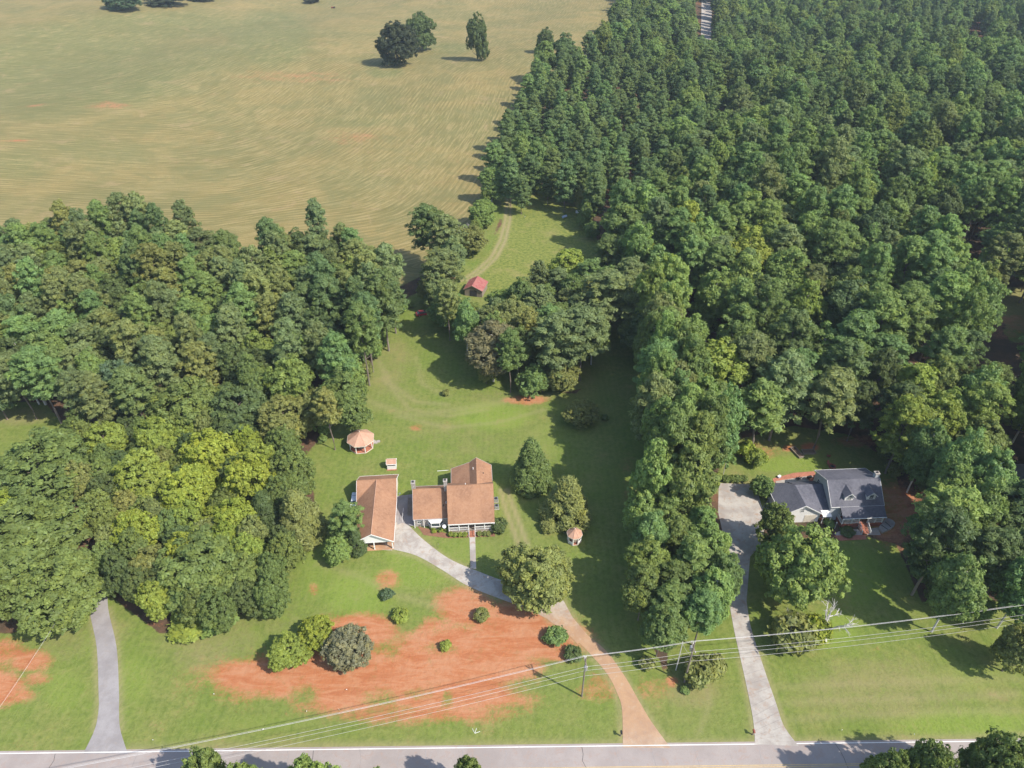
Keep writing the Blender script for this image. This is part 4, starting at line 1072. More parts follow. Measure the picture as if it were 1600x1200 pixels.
for (x, y_, H, r_, lab) in [(89, 103.5, 22, 4.2, 'tall tree shading the porch corner of the grey-roofed house'), (94, 109.5, 24, 4.4, 'tall tree behind the side wall of the grey-roofed house'), (93.5, 98.5, 21, 4.2, 'tall tree right of the fan-shaped terrace'), (97.5, 104.5, 24, 4.6, 'tallest tree in the wood beside the fan-shaped terrace'), (91, 116.5, 21, 4.0, 'tree at the rear corner of the grey-roofed house')]:
    TREES.append(('tall', x, y_, H, r_, tint('pineb', .1), lab, None, None, True))
# lower left grove
for (k, x, y_, r_, tn, H, lab) in [
    ('oak', 72, 735, 78, 'oak', 15, 'wide dark green oak above the huge oak by the grey drive'),
    ('oak', 40, 850, 92, 'oak', 16, 'huge green oak beside the upper end of the grey drive'),
    ('oak', 90, 925, 72, 'oak', 13, 'broad oak overhanging the upper end of the grey drive'),
    ('oak', -20, 930, 60, 'oak', 13, 'green oak behind the bare clay bank'),
    ('oak', 196, 615, 46, 'blue', 19, 'blue-green dense tree at the front of the left pine wood'),
    ('oak', 332, 715, 46, 'yellow', 14, 'bright yellow-green tree at the top of the left grove'),
    ('oak', 396, 752, 44, 'yellow', 14, 'yellow-green tree on the lawn side of the left grove'),
    ('oak', 290, 775, 46, 'yellow', 13, 'yellow-green tree in the middle of the left grove'),
    ('oak', 222, 755, 46, 'lime', 13, 'lime-green tree on the left of the yellow grove'),
    ('oak', 212, 835, 42, 'yellow', 11, 'ragged yellow tree at the lower end of the left grove'),
    ('oak', 255, 690, 34, 'lime', 13, 'small lime tree below the blue-green dense tree'),
    ('oak', 372, 815, 40, 'yellow', 11, 'yellow tree next to the dark cedar column of the left grove'),
    ('oak', 12, 800, 36, 'yellow', 10, 'yellow-green tree between two big oaks at the left'),
    ('oak', 165, 695, 36, 'lime', 11, 'lime tree beside the dark wide oak'),
    ('cedar', 415, 800, 26, 'dark', 11, 'dark cedar column at the right of the yellow grove'),
    ('oak', 330, 890, 72, 'oak', 12, 'big round dark oak at the bottom of the left grove'),
    ('oak', 240, 885, 38, 'olive', 9, 'olive round tree left of the big round dark oak'),
    ('oak', 380, 900, 44, 'oak', 10, 'dark round tree on the lawn edge of the left grove'),
    ('oak', 298, 935, 22, 'lime', 6, 'small lime bush-tree under the big round dark oak'),
    ('bush', 300, 970, 34, 'lime', 2.4, 'sprawling lime vine thicket in front of the left grove'),
    ('bush', 345, 962, 30, 'bright', 2.6, 'leafy thicket at the lawn in front of the big round dark oak'),
    ('oak', 305, 640, 54, 'oak', 16, 'dark broad tree between the pine wood and the yellow grove'),
    ('oak', 372, 648, 54, 'dark', 15, 'dark broad tree behind the top of the yellow grove'),
    ('oak', 447, 660, 44, 'olive', 14, 'olive broad tree at the right of the dark pair behind the yellow grove'),
    ('oak', 455, 730, 34, 'oak', 11, 'round tree at the lawn edge above the olive cedar'),
    ('oak', 500, 640, 36, 'olive', 12, 'olive tree at the lawn edge below the pine wood'),
    ('oak', 545, 590, 34, 'bright', 13, 'bright tree at the right-hand tip of the left pine wood')]:
    T(k, x, y_, r_, tn, lab, H, zf=.5)
# grove round the red-roofed shed and the middle of the lot
for (k, x, y_, r_, tn, H, lab) in [
    ('pine', 668, 362, 30, 'pined', 23, 'pine left of the bare trunk at the hayfield corner'),
    ('pine', 700, 380, 30, 'pine', 22, 'pine right of the bare trunk at the hayfield corner'),
    ('pine', 690, 425, 32, 'pine', 18, 'low pine left of the red-roofed shed'),
    ('oak', 740, 372, 26, 'olive', 10, 'hedgerow tree at the track end by the hayfield'),
    ('oak', 752, 330, 24, 'bright', 10, 'bright hedgerow tree along the meadow track'),
    ('tall', 768, 285, 22, 'pineb', 15, 'tall hedgerow tree at the meadow corner'),
    ('oak', 700, 480, 34, 'pineb', 11, 'leafy tree over the parked red machine'),
    ('oak', 672, 452, 24, 'olive', 9, 'scrubby tree at the gap between the left wood and the shed grove'),
    ('oak', 790, 470, 30, 'bright', 10, 'bright tree right of the red-roofed shed'),
    ('tall', 770, 545, 42, 'brown', 18, 'browning oak at the front of the shed grove'),
    ('tall', 800, 500, 34, 'olive', 17, 'olive tree behind the browning oak'),
    ('oak', 885, 425, 46, 'lime', 15, 'yellow-green spreading tree at the lower meadow edge'),
    ('tall', 840, 480, 30, 'pine', 17, 'grey-green tree in the middle of the shed grove'),
    ('pine', 870, 540, 40, 'pine', 22, 'tall olive pine at the front of the shed grove'),
    ('pine', 910, 530, 42, 'pine', 23, 'tall olive pine beside the gap to the forest'),
    ('pine', 950, 470, 44, 'pine', 22, 'wide olive pine at the meadow gap'),
    ('pine', 985, 445, 34, 'pine', 21, 'olive pine at the forest end of the meadow gap'),
    ('tall', 1022, 412, 26, 'yellow', 16, 'yellow-green tree at the forest corner below the meadow'),
    ('oak', 835, 590, 26, 'pineb', 9, 'low green tree at the foot of the tall olive pines'),
    ('oak', 880, 585, 28, 'olive', 9, 'low olive tree at the foot of the tall olive pines'),
    ('tall', 1000, 520, 30, 'dark', 15, 'dark shaded tree at the forest wall beside the gap')]:
    T(k, x, y_, r_, tn, lab, H, zf=.6)
# crowns in front of the road whose tops reach into the picture
for (x, top, r_, H, lab) in [(330, 1184, 26, 15, 'sparse little'), (372, 1170, 34, 17, 'low wide'), (487, 1172, 46, 18, 'tall domed'), (590, 1180, 38, 17, 'round leafy'), (1482, 1202, 26, 18, 'very broad'), (1532, 1198, 28, 19, 'dense leafy'), (1592, 1212, 30, 17, 'dark tufted'), (1440, 1212, 18, 15, 'low tufted')]:
    p = G(x, top+15, H*.98); y2 = p.y-1.5; _, _, d = proj(p.x, y2, H*.6)
    TREES.append(('oak', p.x, y2, H, r_*float(d)/F, tint('bright' if x < 700 else 'oak', .06), '%s roadside tree on the near side of the road' % lab, None, None, True))
for (px, py, H, r_, lab) in [(1225, 1180, 14, 3.2, 'slim'), (1270, 1178, 15, 3.6, 'mid-sized'), (1340, 1166, 17, 4.6, 'large'), (1385, 1180, 15, 3.6, 'short'), (640, 1190, 13, 2.6, 'thin'), (250, 1188, 15, 4, 'stout')]:
    p = G(px, py); L_ = H/math.tan(SUN_EL)
    TREES.append(('oak', p.x+SUN_H.x*L_, p.y+SUN_H.y*L_, H, r_, tint('oak', .06), '%s tree whose shadow falls across the road' % lab, None, None, True))

KEEP += [(1103, 24, 12, 38), (1527, 47, 14, 7), (1515, 372, 18, 14), (1585, 490, 26, 40), (1594, 664, 8, 14), (1590, 737, 14, 10), (743, 450, 17, 14),
         (862, 358, 80, 52), (1300, 770, 95, 50), (1250, 712, 125, 34), (1160, 790, 36, 40), (1370, 900, 50, 60), (560, 690, 30, 30),
         (1405, 790, 26, 50), (700, 600, 90, 60), (620, 560, 30, 50), (935, 640, 50, 70), (930, 760, 34, 100), (935, 900, 40, 80), (975, 545, 22, 45), (960, 590, 34, 30), (1150, 1010, 25, 60), (1400, 1050, 150, 80),
         (390, 375, 14, 16), (30, 660, 60, 26), (170, 980, 40, 60), (660, 505, 20, 20), (905, 330, 14, 12), (1340, 930, 40, 40), (1076, 1035, 18, 34), (1105, 1030, 20, 30)]

def fill(poly, zc, spacing, choose, n_try, jit=1.0, far=False, seed=1):
    rg = np.random.default_rng(seed)
    W_ = [tuple(G(a, b, zc))[:2] for a, b in poly]
    xs = [p[0] for p in W_]; ysl = [p[1] for p in W_]
    x = rg.uniform(min(xs), max(xs), n_try); yv = rg.uniform(min(ysl), max(ysl), n_try)
    ok = inpoly(x, yv, W_)
    cell = {}
    for t in TREES:
        if t[0] != 'bush': cell.setdefault((int(t[1]//12), int(t[2]//12)), []).append((t[1], t[2], t[4]))
    for a, b in zip(x[ok], yv[ok]):
        s = spacing(a, b)
        ci, cj = int(a//12), int(b//12); bad = False
        for i in (-1, 0, 1):
            for j in (-1, 0, 1):
                for (c, d, r_) in cell.get((ci+i, cj+j), ()):
                    if (a-c)**2+(b-d)**2 < (s*.55+r_*.5)**2: bad = True; break
                if bad: break
            if bad: break
        if bad: continue
        kind, H, Rr, tn, lab, grp = choose(a, b, rg)
        u, v, su, sv = occupies(a, b, H, Rr)
        if any(((u-k[0])/(k[2]+su*.8+1e-6))**2+((v-k[1])/(k[3]+sv*.8+1e-6))**2 < 1 for k in KEEP if k[2]): continue
        TREES.append((kind, a, b, H, Rr, tint(tn), lab, grp, None, False))
        cell.setdefault((ci, cj), []).append((a, b, s*.9))

def fringe(pts, step, hs, rs, tints, label, group, seed):
    rg = np.random.default_rng(seed); W_ = gp(pts)
    for p_, q_ in zip(W_, W_[1:]):
        L_ = math.hypot(q_[0]-p_[0], q_[1]-p_[1])
        for k in range(max(1, int(L_/step))):
            t = (k+rg.random())/max(1, int(L_/step)); x = p_[0]+(q_[0]-p_[0])*t+rg.normal(0, .8); y_ = p_[1]+(q_[1]-p_[1])*t+rg.normal(0, .8)
            TREES.append(('oak', x, y_, rg.uniform(*hs), rg.uniform(*rs), tint(tints[rg.integers(len(tints))]), label, group, None, True))
LEFTWOOD = [(-120,420),(0,372),(75,350),(200,348),(350,360),(372,400),(410,385),(470,355),(540,362),(600,410),(612,450),(590,530),(555,590),(510,630),(430,620),(330,600),(240,590),(150,620),(90,610),(40,585),(-120,590)]
def ch_left(x, y_, rg):
    q = rg.random()
    if q < .78:
        tn = ['pine', 'pine', 'olive', 'pineb', 'pined'][rg.integers(5)]
        return 'pine', rg.uniform(17, 27), rg.uniform(3.7, 5.6), tn, {'pine': 'grey-olive pine', 'olive': 'yellowish olive pine', 'pineb': 'fresh green pine', 'pined': 'dark green pine'}[tn]+' in the left wood below the hayfield', 'pines of the left wood'
    tn = ['oak', 'bright', 'dark'][rg.integers(3)]
    return 'tall', rg.uniform(15, 21), rg.uniform(4.2, 6.0), tn, {'oak': 'mid-green', 'bright': 'bright green', 'dark': 'dark green'}[tn]+' broadleaf tree among the pines of the left wood', 'broadleaf trees of the left wood'
fill(LEFTWOOD, 16, lambda x, y_: 6.0, ch_left, 9000, seed=3)
GROVE = [(105,665),(330,665),(440,685),(478,750),(460,850),(425,930),(350,955),(250,945),(200,905),(165,890),(150,800),(120,760)]
def ch_grove(x, y_, rg):
    tn = ['oak', 'lime' if 240 < float(proj(x, y_, 6)[0]) < 420 else 'oak', 'oak', 'olive', 'dark', 'yellow' if 260 < float(proj(x, y_, 6)[0]) < 420 else 'dark'][rg.integers(6)]
    return 'oak', rg.uniform(8, 11.5), rg.uniform(3.0, 4.2), tn, {'yellow': 'yellow', 'lime': 'lime-green', 'oak': 'mid-green', 'olive': 'olive', 'dark': 'dark green'}[tn]+' smaller tree filling the left grove', 'smaller trees of the left grove'
fill(GROVE, 6, lambda x, y_: 4.0, ch_grove, 2500, seed=8)
EDGE = [(985,510),(1045,470),(1060,560),(1080,640),(1135,680),(1128,760),(1135,830),(1140,920),(1120,985),(1050,985),(1015,950),(995,870),(1003,800),(1022,720),(1018,640),(1028,580)]
CENTER = [(640,430),(690,395),(735,430),(770,475),(830,440),(900,425),(960,425),(1000,440),(985,475),(945,510),(910,545),(880,570),(820,578),(760,565),(732,540),(700,500)]
def ch_center(x, y_, rg):
    tn = ['pine', 'olive', 'pineb', 'oak'][rg.integers(4)]; q = rg.random()
    return ('pine' if q < .5 else 'tall'), rg.uniform(13, 20), rg.uniform(3.6, 4.8), tn, {'pine': 'grey-olive', 'olive': 'yellowish olive', 'pineb': 'fresh green', 'oak': 'mid-green'}[tn]+(' pine' if q < .5 else ' broadleaf tree')+' in the grove round the red-roofed shed', 'trees of the shed grove'
fill(CENTER, 11, lambda x, y_: 5.8, ch_center, 2500, seed=9)
def ch_edge(x, y_, rg):
    q = rg.random()
    if y_ < 105:
        tn = ['bright', 'pineb', 'oak'][rg.integers(3)]
        return ('tall' if q < .6 else 'pine'), rg.uniform(13, 17), rg.uniform(3.2, 4.3), tn, {'bright': 'bright green', 'pineb': 'fresh green', 'oak': 'mid-green'}[tn]+' tree in the strip between the two front lawns', 'trees between the two lots'
    tn = ['pineb', 'bright', 'pine', 'pineb', 'oak'][rg.integers(5)]
    return ('pine' if q < .5 else 'tall'), rg.uniform(24, 29), rg.uniform(4.3, 5.8), tn, {'bright': 'bright green', 'pineb': 'fresh green', 'oak': 'mid-green', 'pine': 'grey-olive'}[tn]+' tall tree in the shading row between the two houses', 'tall row between the two houses'
fill(EDGE, 13, lambda x, y_: 4.9, ch_edge, 9000, seed=4)
RIGHT = [(1395,690),(1440,760),(1470,820),(1430,880),(1445,925),(1500,945),(1570,930),(1660,900),(1900,880),(1900,600),(1340,600),(1350,650)]
def ch_right(x, y_, rg):
    q = rg.random(); tn = ['pineb', 'bright', 'oak', 'lime', 'dark'][rg.integers(5)] if q < .7 else 'dark'
    return ('tall' if q < .6 else 'pine'), rg.uniform(17, 24), rg.uniform(4.2, 6.2), tn, {'bright': 'bright green', 'pineb': 'fresh green', 'oak': 'mid-green', 'lime': 'lime-green', 'dark': 'dark green'}[tn]+' tree in the wood right of the grey-roofed house', 'wood right of the grey-roofed house'
fill(RIGHT, 13, lambda x, y_: 7.0, ch_right, 8000, seed=5)
BIG = [(985,-95),(975,-20),(955,35),(925,62),(885,78),(850,80),(828,112),(808,165),(775,210),(768,245),(795,282),(850,292),(905,305),(930,385),(1000,405),(1045,470),(1075,560),(1100,640),(1150,672),(1235,660),(1260,630),(1340,640),(1390,660),(1480,640),(1900,560),(2300,-95)]
def ch_big(x, y_, rg):
    u, v, d = proj(x, y_, float(terrain(x, y_))+15)
    q = rg.random(); rel = .5+.5*math.sin(x/37+1.3*math.sin(y_/53))*math.cos(y_/41+.8*math.sin(x/29)); rel = .86+.26*rel
    plant = inpoly(np.array([float(u)]), np.array([float(v)]), [(790,110),(1000,60),(1060,260),(1000,330),(860,310),(750,260)])[0]
    if plant or (v < 210 and q < .55):
        tn = 'pined' if q < .8 else 'pineb'
        return 'youngpine', rg.uniform(17, 23)*rel, rg.uniform(3.6, 5.0), tn, ('dark green' if tn == 'pined' else 'fresh green')+' close-set pine in the plantation at the hayfield edge', 'plantation pines'
    if q < .62:
        tn = ['pineb', 'pine', 'pineb', 'pined', 'bright'][rg.integers(5)]
        return 'pine', rg.uniform(20, 29)*rel, rg.uniform(4.5, 6.9), tn, {'pine': 'grey-olive', 'pineb': 'fresh green', 'pined': 'dark green', 'bright': 'bright green'}[tn]+' pine in the big forest behind the houses', 'pines of the big forest'
    tn = ['pineb', 'bright', 'oak', 'dark', 'lime' if v > 260 else 'pineb', 'oak', 'bright', 'yellow' if v > 330 and rg.random() < .35 else 'pineb'][rg.integers(8)]
    return 'tall', rg.uniform(16, 27)*rel, rg.uniform(4.6, 8.0), tn, {'bright': 'bright green', 'pineb': 'fresh green', 'oak': 'mid-green', 'lime': 'lime-green', 'dark': 'dark green', 'yellow': 'yellow-green'}[tn]+' broadleaf tree in the big forest behind the houses', 'broadleaf trees of the big forest'
fill(BIG, 17, lambda x, y_: 6.7 if y_ < 260 else (7.2 if y_ < 450 else 8.2), ch_big, 60000, seed=6)

fringe([(622,478),(596,535),(556,606),(524,650),(497,690)], 4.0, (5, 10), (2.2, 3.4), ['olive', 'bright', 'oak'], 'low understorey tree along the lawn edge of the left wood', 'understorey at the left wood edge', 21)
fringe([(752,590),(790,606),(850,612),(900,606)], 4.5, (4, 8), (2.0, 3.0), ['olive', 'oak', 'pine'], 'low understorey tree at the lawn foot of the shed grove', 'understorey of the shed grove', 22)
fringe([(795,300),(850,305),(905,322),(925,375)], 5.0, (6, 11), (2.6, 3.8), ['bright', 'oak', 'olive'], 'low leafy tree at the forest wall round the meadow', 'low trees round the meadow', 23)
fringe([(728,400),(748,360),(765,318),(780,290)], 5.0, (4, 9), (1.8, 2.8), ['bright', 'olive', 'oak'], 'low hedgerow tree between hayfield and meadow track', 'hedgerow along the meadow track', 24)
fringe([(1045,640),(1052,720),(1035,810),(1030,890),(1040,980)], 5.5, (5, 9), (2.2, 3.2), ['oak', 'bright', 'dark'], 'low tree under the shading row between the two houses', 'understorey of the shading row', 25)
fringe([(1400,700),(1435,760),(1450,840),(1440,910),(1480,955),(1560,945)], 5.5, (4, 8), (2.2, 3.2), ['oak', 'bright', 'dark'], 'low tree at the foot of the wood right of the grey-roofed house', 'understorey right of the grey-roofed house', 26)

# individuals: the trees that show largest; the rest of the forest is one mass
def refine(t):
    if t[9] or not t[6]: return t
    k, x, y_, H = t[0], t[1], t[2], t[3]; lab = t[6]
    size = 'tall ' if H > 24 else ('short ' if H < 20 else '')
    if 'left wood' in lab:
        e = polydist(np.array([x]), np.array([y_]), E2, False)[0]
        where = 'on the hayfield side of' if e < 26 else ('on the grove side of' if y_ < 175 else ('at the lawn end of' if x > -45 else 'deep inside'))
        lab = size+lab.split(' in the left wood')[0].split(' among the pines')[0]+' '+where+' the left wood'
    elif 'big forest' in lab:
        m_ = G(850, 370); dm = math.hypot(x-m_.x, y_-m_.y)
        where = 'beside the small meadow' if dm < 58 else ('just behind the lawn of the grey-roofed house' if y_ < 165 else ('in the forest strip below the meadow' if y_ < 215 and x < 75 else ('in the forest near the tan clearing' if x > 120 else 'in the middle of the big forest')))
        lab = size+lab.split(' in the big forest')[0]+' '+where
    elif 'wood right' in lab or 'shading row' in lab or 'strip between' in lab:
        lab = size+('pine ' if k == 'pine' else 'broadleaf ')+lab if 'tall tree' not in lab else ('pine: ' if k == 'pine' else 'broadleaf: ')+lab
        lab = lab.replace('pine: ', 'needle-leaved ').replace('broadleaf: ', 'broad-leaved ')
    return t[:6]+(lab,)+t[7:]
TREES = [refine(t) for t in TREES]
def in_view(t):
    u, v, s, sv = occupies(t[1], t[2], t[3], t[4]); return -s < u < 1600+s and -sv < v < 1200+sv, s
pick = []
quota = {'pine_tree': 290, 'broadleaf_tree': 292}
order = sorted(range(len(TREES)), key=lambda i: (not TREES[i][9], TREES[i][1]**2+TREES[i][2]**2+CAM_H**2))
single, rest = [], []
for i in order:
    t = TREES[i]; nm = NAMES[t[0]]
    vis, s = in_view(t)
    if t[9]: single.append(t); quota[nm] = quota.get(nm, 99)-1; continue
    if vis and quota.get(nm, 0) > 0: quota[nm] -= 1; single.append(t)
    else: rest.append(t)
print('TREES single', len(single), 'rest', len(rest))

def plant(t):
    kind, x, y_, H, Rr, tn, lab, grp, nm, hand = t; K = KIND[kind]
    o = empty(nm or NAMES[kind], (x, y_, float(terrain(x, y_))-(.1*H if lab and 'hayfield' in lab and kind == 'oak' and y_ > 300 else .05)), rnd.uniform(0, 6.28), lab, 'shrub' if kind == 'bush' else 'tree', grp)
    s = Rr/K['R']; h = H/K['H']; o.scale = (s, s, h)
    c = bpy.data.objects.new('crown', rnd.choice(K['c'])); C.objects.link(c); c.parent = o; c['tint'] = tn
    tr = bpy.data.objects.new('trunk' if kind != 'bush' else 'stem', rnd.choice(K['t'])); C.objects.link(tr); tr.parent = o
    return o
for t in single: plant(t)

# the farther forest: one mass of instanced trees
def forest_mass(lst):
    protos = []; col = bpy.data.collections.new('forest_prototypes'); base = {}
    for kind in ('pine', 'youngpine', 'tall', 'oak', 'cedar'):
        base[kind] = len(protos)
        for i, cm in enumerate(KIND[kind]['c']):
            tm = KIND[kind]['t'][i % len(KIND[kind]['t'])]
            import bmesh
            bm = bmesh.new(); bm.from_mesh(cm); nf = len(bm.faces); bm.from_mesh(tm)
            me = bpy.data.meshes.new('forest_tree'); bm.faces.ensure_lookup_table()
            for f_ in bm.faces[nf:]: f_.material_index = 1
            bm.to_mesh(me); bm.free(); me.materials.append(M['leaf']); me.materials.append(M['bark'])
            o = bpy.data.objects.new('forest_tree_%03d' % len(protos), me); col.objects.link(o); protos.append(o)
    n = len(lst); me = bpy.data.meshes.new('far_forest')
    co = np.array([(t[1], t[2], float(terrain(t[1], t[2]))-.05) for t in lst], np.float32)
    me.vertices.add(n); me.vertices.foreach_set('co', co.ravel())
    def attr(nm, ty, arr, key): at = me.attributes.new(nm, ty, 'POINT'); at.data.foreach_set(key, np.asarray(arr).ravel())
    attr('idx', 'INT', np.array([base[t[0]]+rnd.randrange(len(KIND[t[0]]['c'])) for t in lst], np.int32), 'value')
    attr('rot', 'FLOAT_VECTOR', np.array([(0, 0, rnd.uniform(0, 6.28)) for t in lst], np.float32), 'vector')
    attr('scl', 'FLOAT_VECTOR', np.array([(t[4]/KIND[t[0]]['R'], t[4]/KIND[t[0]]['R'], t[3]/KIND[t[0]]['H']) for t in lst], np.float32), 'vector')
    attr('tint', 'FLOAT_VECTOR', np.array([t[5] for t in lst], np.float32), 'vector')
    o = link('far_forest', me, M['leaf'])
    ng = bpy.data.node_groups.new('forest', 'GeometryNodeTree')
    ng.interface.new_socket('Geometry', in_out='INPUT', socket_type='NodeSocketGeometry'); ng.interface.new_socket('Geometry', in_out='OUTPUT', socket_type='NodeSocketGeometry')
    N, L = ng.nodes, ng.links
    gi, go = N.new('NodeGroupInput'), N.new('NodeGroupOutput')
    mp = N.new('GeometryNodeMeshToPoints'); ip = N.new('GeometryNodeInstanceOnPoints'); ci = N.new('GeometryNodeCollectionInfo')
    ci.inputs['Collection'].default_value = col; ci.inputs['Separate Children'].default_value = True; ci.inputs['Reset Children'].default_value = True
    def na(nm, ty): x = N.new('GeometryNodeInputNamedAttribute'); x.data_type = ty; x.inputs[0].default_value = nm; return x.outputs[0]
    L.new(gi.outputs[0], mp.inputs[0]); L.new(mp.outputs[0], ip.inputs['Points']); L.new(ci.outputs[0], ip.inputs['Instance'])
    ip.inputs['Pick Instance'].default_value = True
    L.new(na('idx', 'INT'), ip.inputs['Instance Index']); L.new(na('rot', 'FLOAT_VECTOR'), ip.inputs['Rotation']); L.new(na('scl', 'FLOAT_VECTOR'), ip.inputs['Scale'])
    L.new(ip.outputs[0], go.inputs[0])
    o.modifiers.new('forest', 'NODES').node_group = ng
    tag(o, 'dense mixed pine and broadleaf forest stretching to the far road', 'forest', kind='stuff')
forest_mass(rest)

# ------------------------------------------------------------------ bare trees, foundation shrubs
def bare(px, py, H, seed, label, mat=None, name='bare_tree'):
    p = G(px, py); o = link(name, bare_mesh(name, seed, H, mat)); o.location = (p.x, p.y, p.z); o.rotation_euler = (0, 0, seed)
    tag(o, label, 'bare tree')
bare(1290, 1002, 14, 3, 'bare white leafless tree beside the golden bush at the right-hand drive')
bare(1236, 985, 9, 5, 'pale leafless tree in the autumn-tinted thicket by the right-hand drive')
bare(545, 1034, 9.5, 23, 'bare grey branches poking out of the half-bare tree on the red clay')
bare(1108, 1062, 6, 9, 'thin leafless sapling beside the transformer pole')
bare(697, 420, 17, 12, 'tall dead pale tree between two pines at the hayfield corner')
bare(8, 395, 12, 14, 'grey leafless tree at the left wood edge by the hayfield')
bare(560, 520, 15, 15, 'dead pale tree inside the left wood')
bare(250, 470, 19, 16, 'dead standing pine in the middle of the left wood')
bare(820, 340, 1.6, 17, 'grey brush heap on the meadow', M['pale_bark'], 'brush_heap')
bare(735, 365, 7, 18, 'grey leafless shrub in the hedgerow')
p = G(72, 632); t = MB().tube([(p.x, p.y, 0), (p.x-.3, p.y, 6), (p.x-.6, p.y+.3, 13), (p.x-.4, p.y+.2, 20)], .34, 8, .12)
o = t.build('tree_trunk', M['pale_bark']); tag(o, 'tall pale bare pine trunk at the left wood edge', 'tree trunk')

def shrub(px, py, r_, H, tn, label, grp=None):
    t = ('bush', *tuple(G(px, py))[:2], H, r_, tint(tn, .08), label, grp, 'foundation_shrub', True); return plant(t)
for i, px in enumerate((704.5, 711.5, 718.5, 726)): shrub(px, 837.5, .58, 1.05, 'lime', 'clipped round shrub in the row left of the porch steps', 'shrubs left of the porch steps')
for px in (749, 757, 763): shrub(px, 836, .58, 1.05, 'olive', 'clipped round shrub in the row right of the porch steps', 'shrubs right of the porch steps')
shrub(677, 827.5, .5, .8, 'lime', 'small yellow-green shrub under the bay window, rear one'); shrub(684, 825.5, .5, .8, 'olive', 'small olive shrub under the bay window')
shrub(678.5, 832, .5, .8, 'yellow', 'small yellow shrub at the front of the mulch bed'); shrub(687.5, 830, .6, .9, 'lime', 'larger yellow-green shrub in the mulch bed'); shrub(656, 820, .5, .7, 'brown', 'brown withered shrub at the stone wall corner')
shrub(1324, 832.5, 1.6, .8, 'dark', 'low dark hedge against the brick porch base'); shrub(1295, 820, 1.2, 1.2, 'pineb', 'green shrub in the corner before the white entry')
for i, px in enumerate((1134, 1143, 1152, 1161)): shrub(px, 751, 1.0, 1.4, 'oak', 'clipped hedge shrub behind the concrete pad', 'hedge behind the concrete pad')
for i, (px, py, r_) in enumerate(((945,655,1.0),(1010,1040,1.4),(1070,1080,.8),(640,480,1.5),(520,655,1.2),(505,690,1.2),(485,745,1.3),(480,830,1.2),(615,470,1.5),(720,425,1.3),(730,400,1.4),(745,395,1.2),(1440,905,1.8),(1490,960,1.6),(1400,690,2.),(1380,712,2.2),(1395,740,2.),(1420,720,2.2))):
    shrub(px, py, r_, r_*1.3, ['oak', 'olive', 'pineb'][i % 3], 'low wild bush at a wood edge', 'wild bushes along the wood edges')

# ------------------------------------------------------------------ power line
PW = [(-84, 45.2, 12.2), (12.2, 67.0, 12.0), (30.6, 69.6, 12.2), (101.0, 78.5, 12.4)]
tops = []
for i, (x, y_, h) in enumerate(PW):
    dirx = Vector((PW[min(i+1, 3)][0]-PW[max(i-1, 0)][0], PW[min(i+1, 3)][1]-PW[max(i-1, 0)][1], 0)).normalized()
    rz = math.atan2(dirx.y, dirx.x)
    o = empty('power_pole', (x, y_, 0), rz, ['wooden power pole at the far left end of the wires', 'wooden power pole on red clay beside the clay-stained driveway, with transformer', 'leaning wooden power pole with transformer beside the yellow-green bush', 'wooden power pole beyond the roadside lawn, right end of the wires'][i], 'power pole')
    MB().tube([(0, 0, -.3), (0, 0, h)], .17, 8, .12).build('post', M['pole'], o)
    MB().box(-.09, .09, -1.1, 1.1, h-1.55, h-1.43).build('crossarm', M['pole'], o)
    for yy in (-1.0, 0.0, 1.0): MB().tube([(0, yy, h-1.43 if yy else h), (0, yy, h-1.15 if yy else h+.28)], .07, 6, .05).build('insulator', M['white'], o)
    if i in (1, 2):
        tr = MB().tube([(-.05, -.48 if i == 1 else .5, h-3.0), (-.05, -.48 if i == 1 else .5, h-2.05)], .3, 10).build('transformer', M['metal'], o)
        MB().tube([(-.05, -.48 if i == 1 else .5, h-2.05), (-.05, -.48 if i == 1 else .5, h-1.75)], .06, 6).build('bushing', M['white'], tr)
        MB().tube([(.0, .3, h-1.0), (.0, .6, h-.6)], .06, 6).build('lightning_arrester', M['white'], o)
    n_ = Vector((-dirx.y, dirx.x, 0)); b0 = Vector((x, y_, 0))
    tops.append([b0+Vector((0, 0, h+.28)), b0+n_*1.0+Vector((0, 0, h-1.15)), b0-n_*1.0+Vector((0, 0, h-1.15)), b0+Vector((0, 0, h-4.0)), b0+Vector((0, 0, h-5.6))])
wl = ['thick top power wire', 'rear crossarm power wire', 'front crossarm power wire', 'upper telephone cable', 'lower telephone cable']
sl = ['over the red clay, left of the clay-stained driveway', 'between the two transformer poles', 'over the roadside lawn, right of the transformer poles']
for i in range(3):
    for k in range(5):
        p, q = tops[i][k], tops[i+1][k]; L = (q-p).length
        pts = [p.lerp(q, s/16)-Vector((0, 0, L*.018*4*(s/16)*(1-s/16))) for s in range(17)]
        o = MB().tube(pts, .029 if k == 0 else .019, 5).build('power_wire', M['wire']); tag(o, wl[k]+' '+sl[i], 'wire', 'wires of the power line')
p = G(1056, 1047); o = empty('service_pole', (p.x, p.y, 0), 0, 'thin pale service pole in the bushes behind the transformer pole', 'power pole')
MB().tube([(0, 0, 0), (0, 0, 8.5)], .11, 8, .08).build('post', M['pale_bark'], o); MB().tube([(0, 0, 8.5), (0, 0, 8.7)], .06, 6).build('insulator', M['white'], o)
sp_top = Vector((p.x, p.y, 8.5))
for tgt, lab in ((tops[2][3], 'service wire from the transformer pole to the thin service pole'),):
    pts = [sp_top.lerp(tgt, s/8)-Vector((0, 0, .5*4*(s/8)*(1-s/8))) for s in range(9)]
    tag(MB().tube(pts, .02, 4).build('service_wire', M['wire']), lab, 'wire')
a0, a1 = Vector((*tuple(G(165, 905))[:2], 6.5)), tops[0][3]
pts = [a0.lerp(a1, s/12)-Vector((0, 0, 1.2*4*(s/12)*(1-s/12))) for s in range(13)]
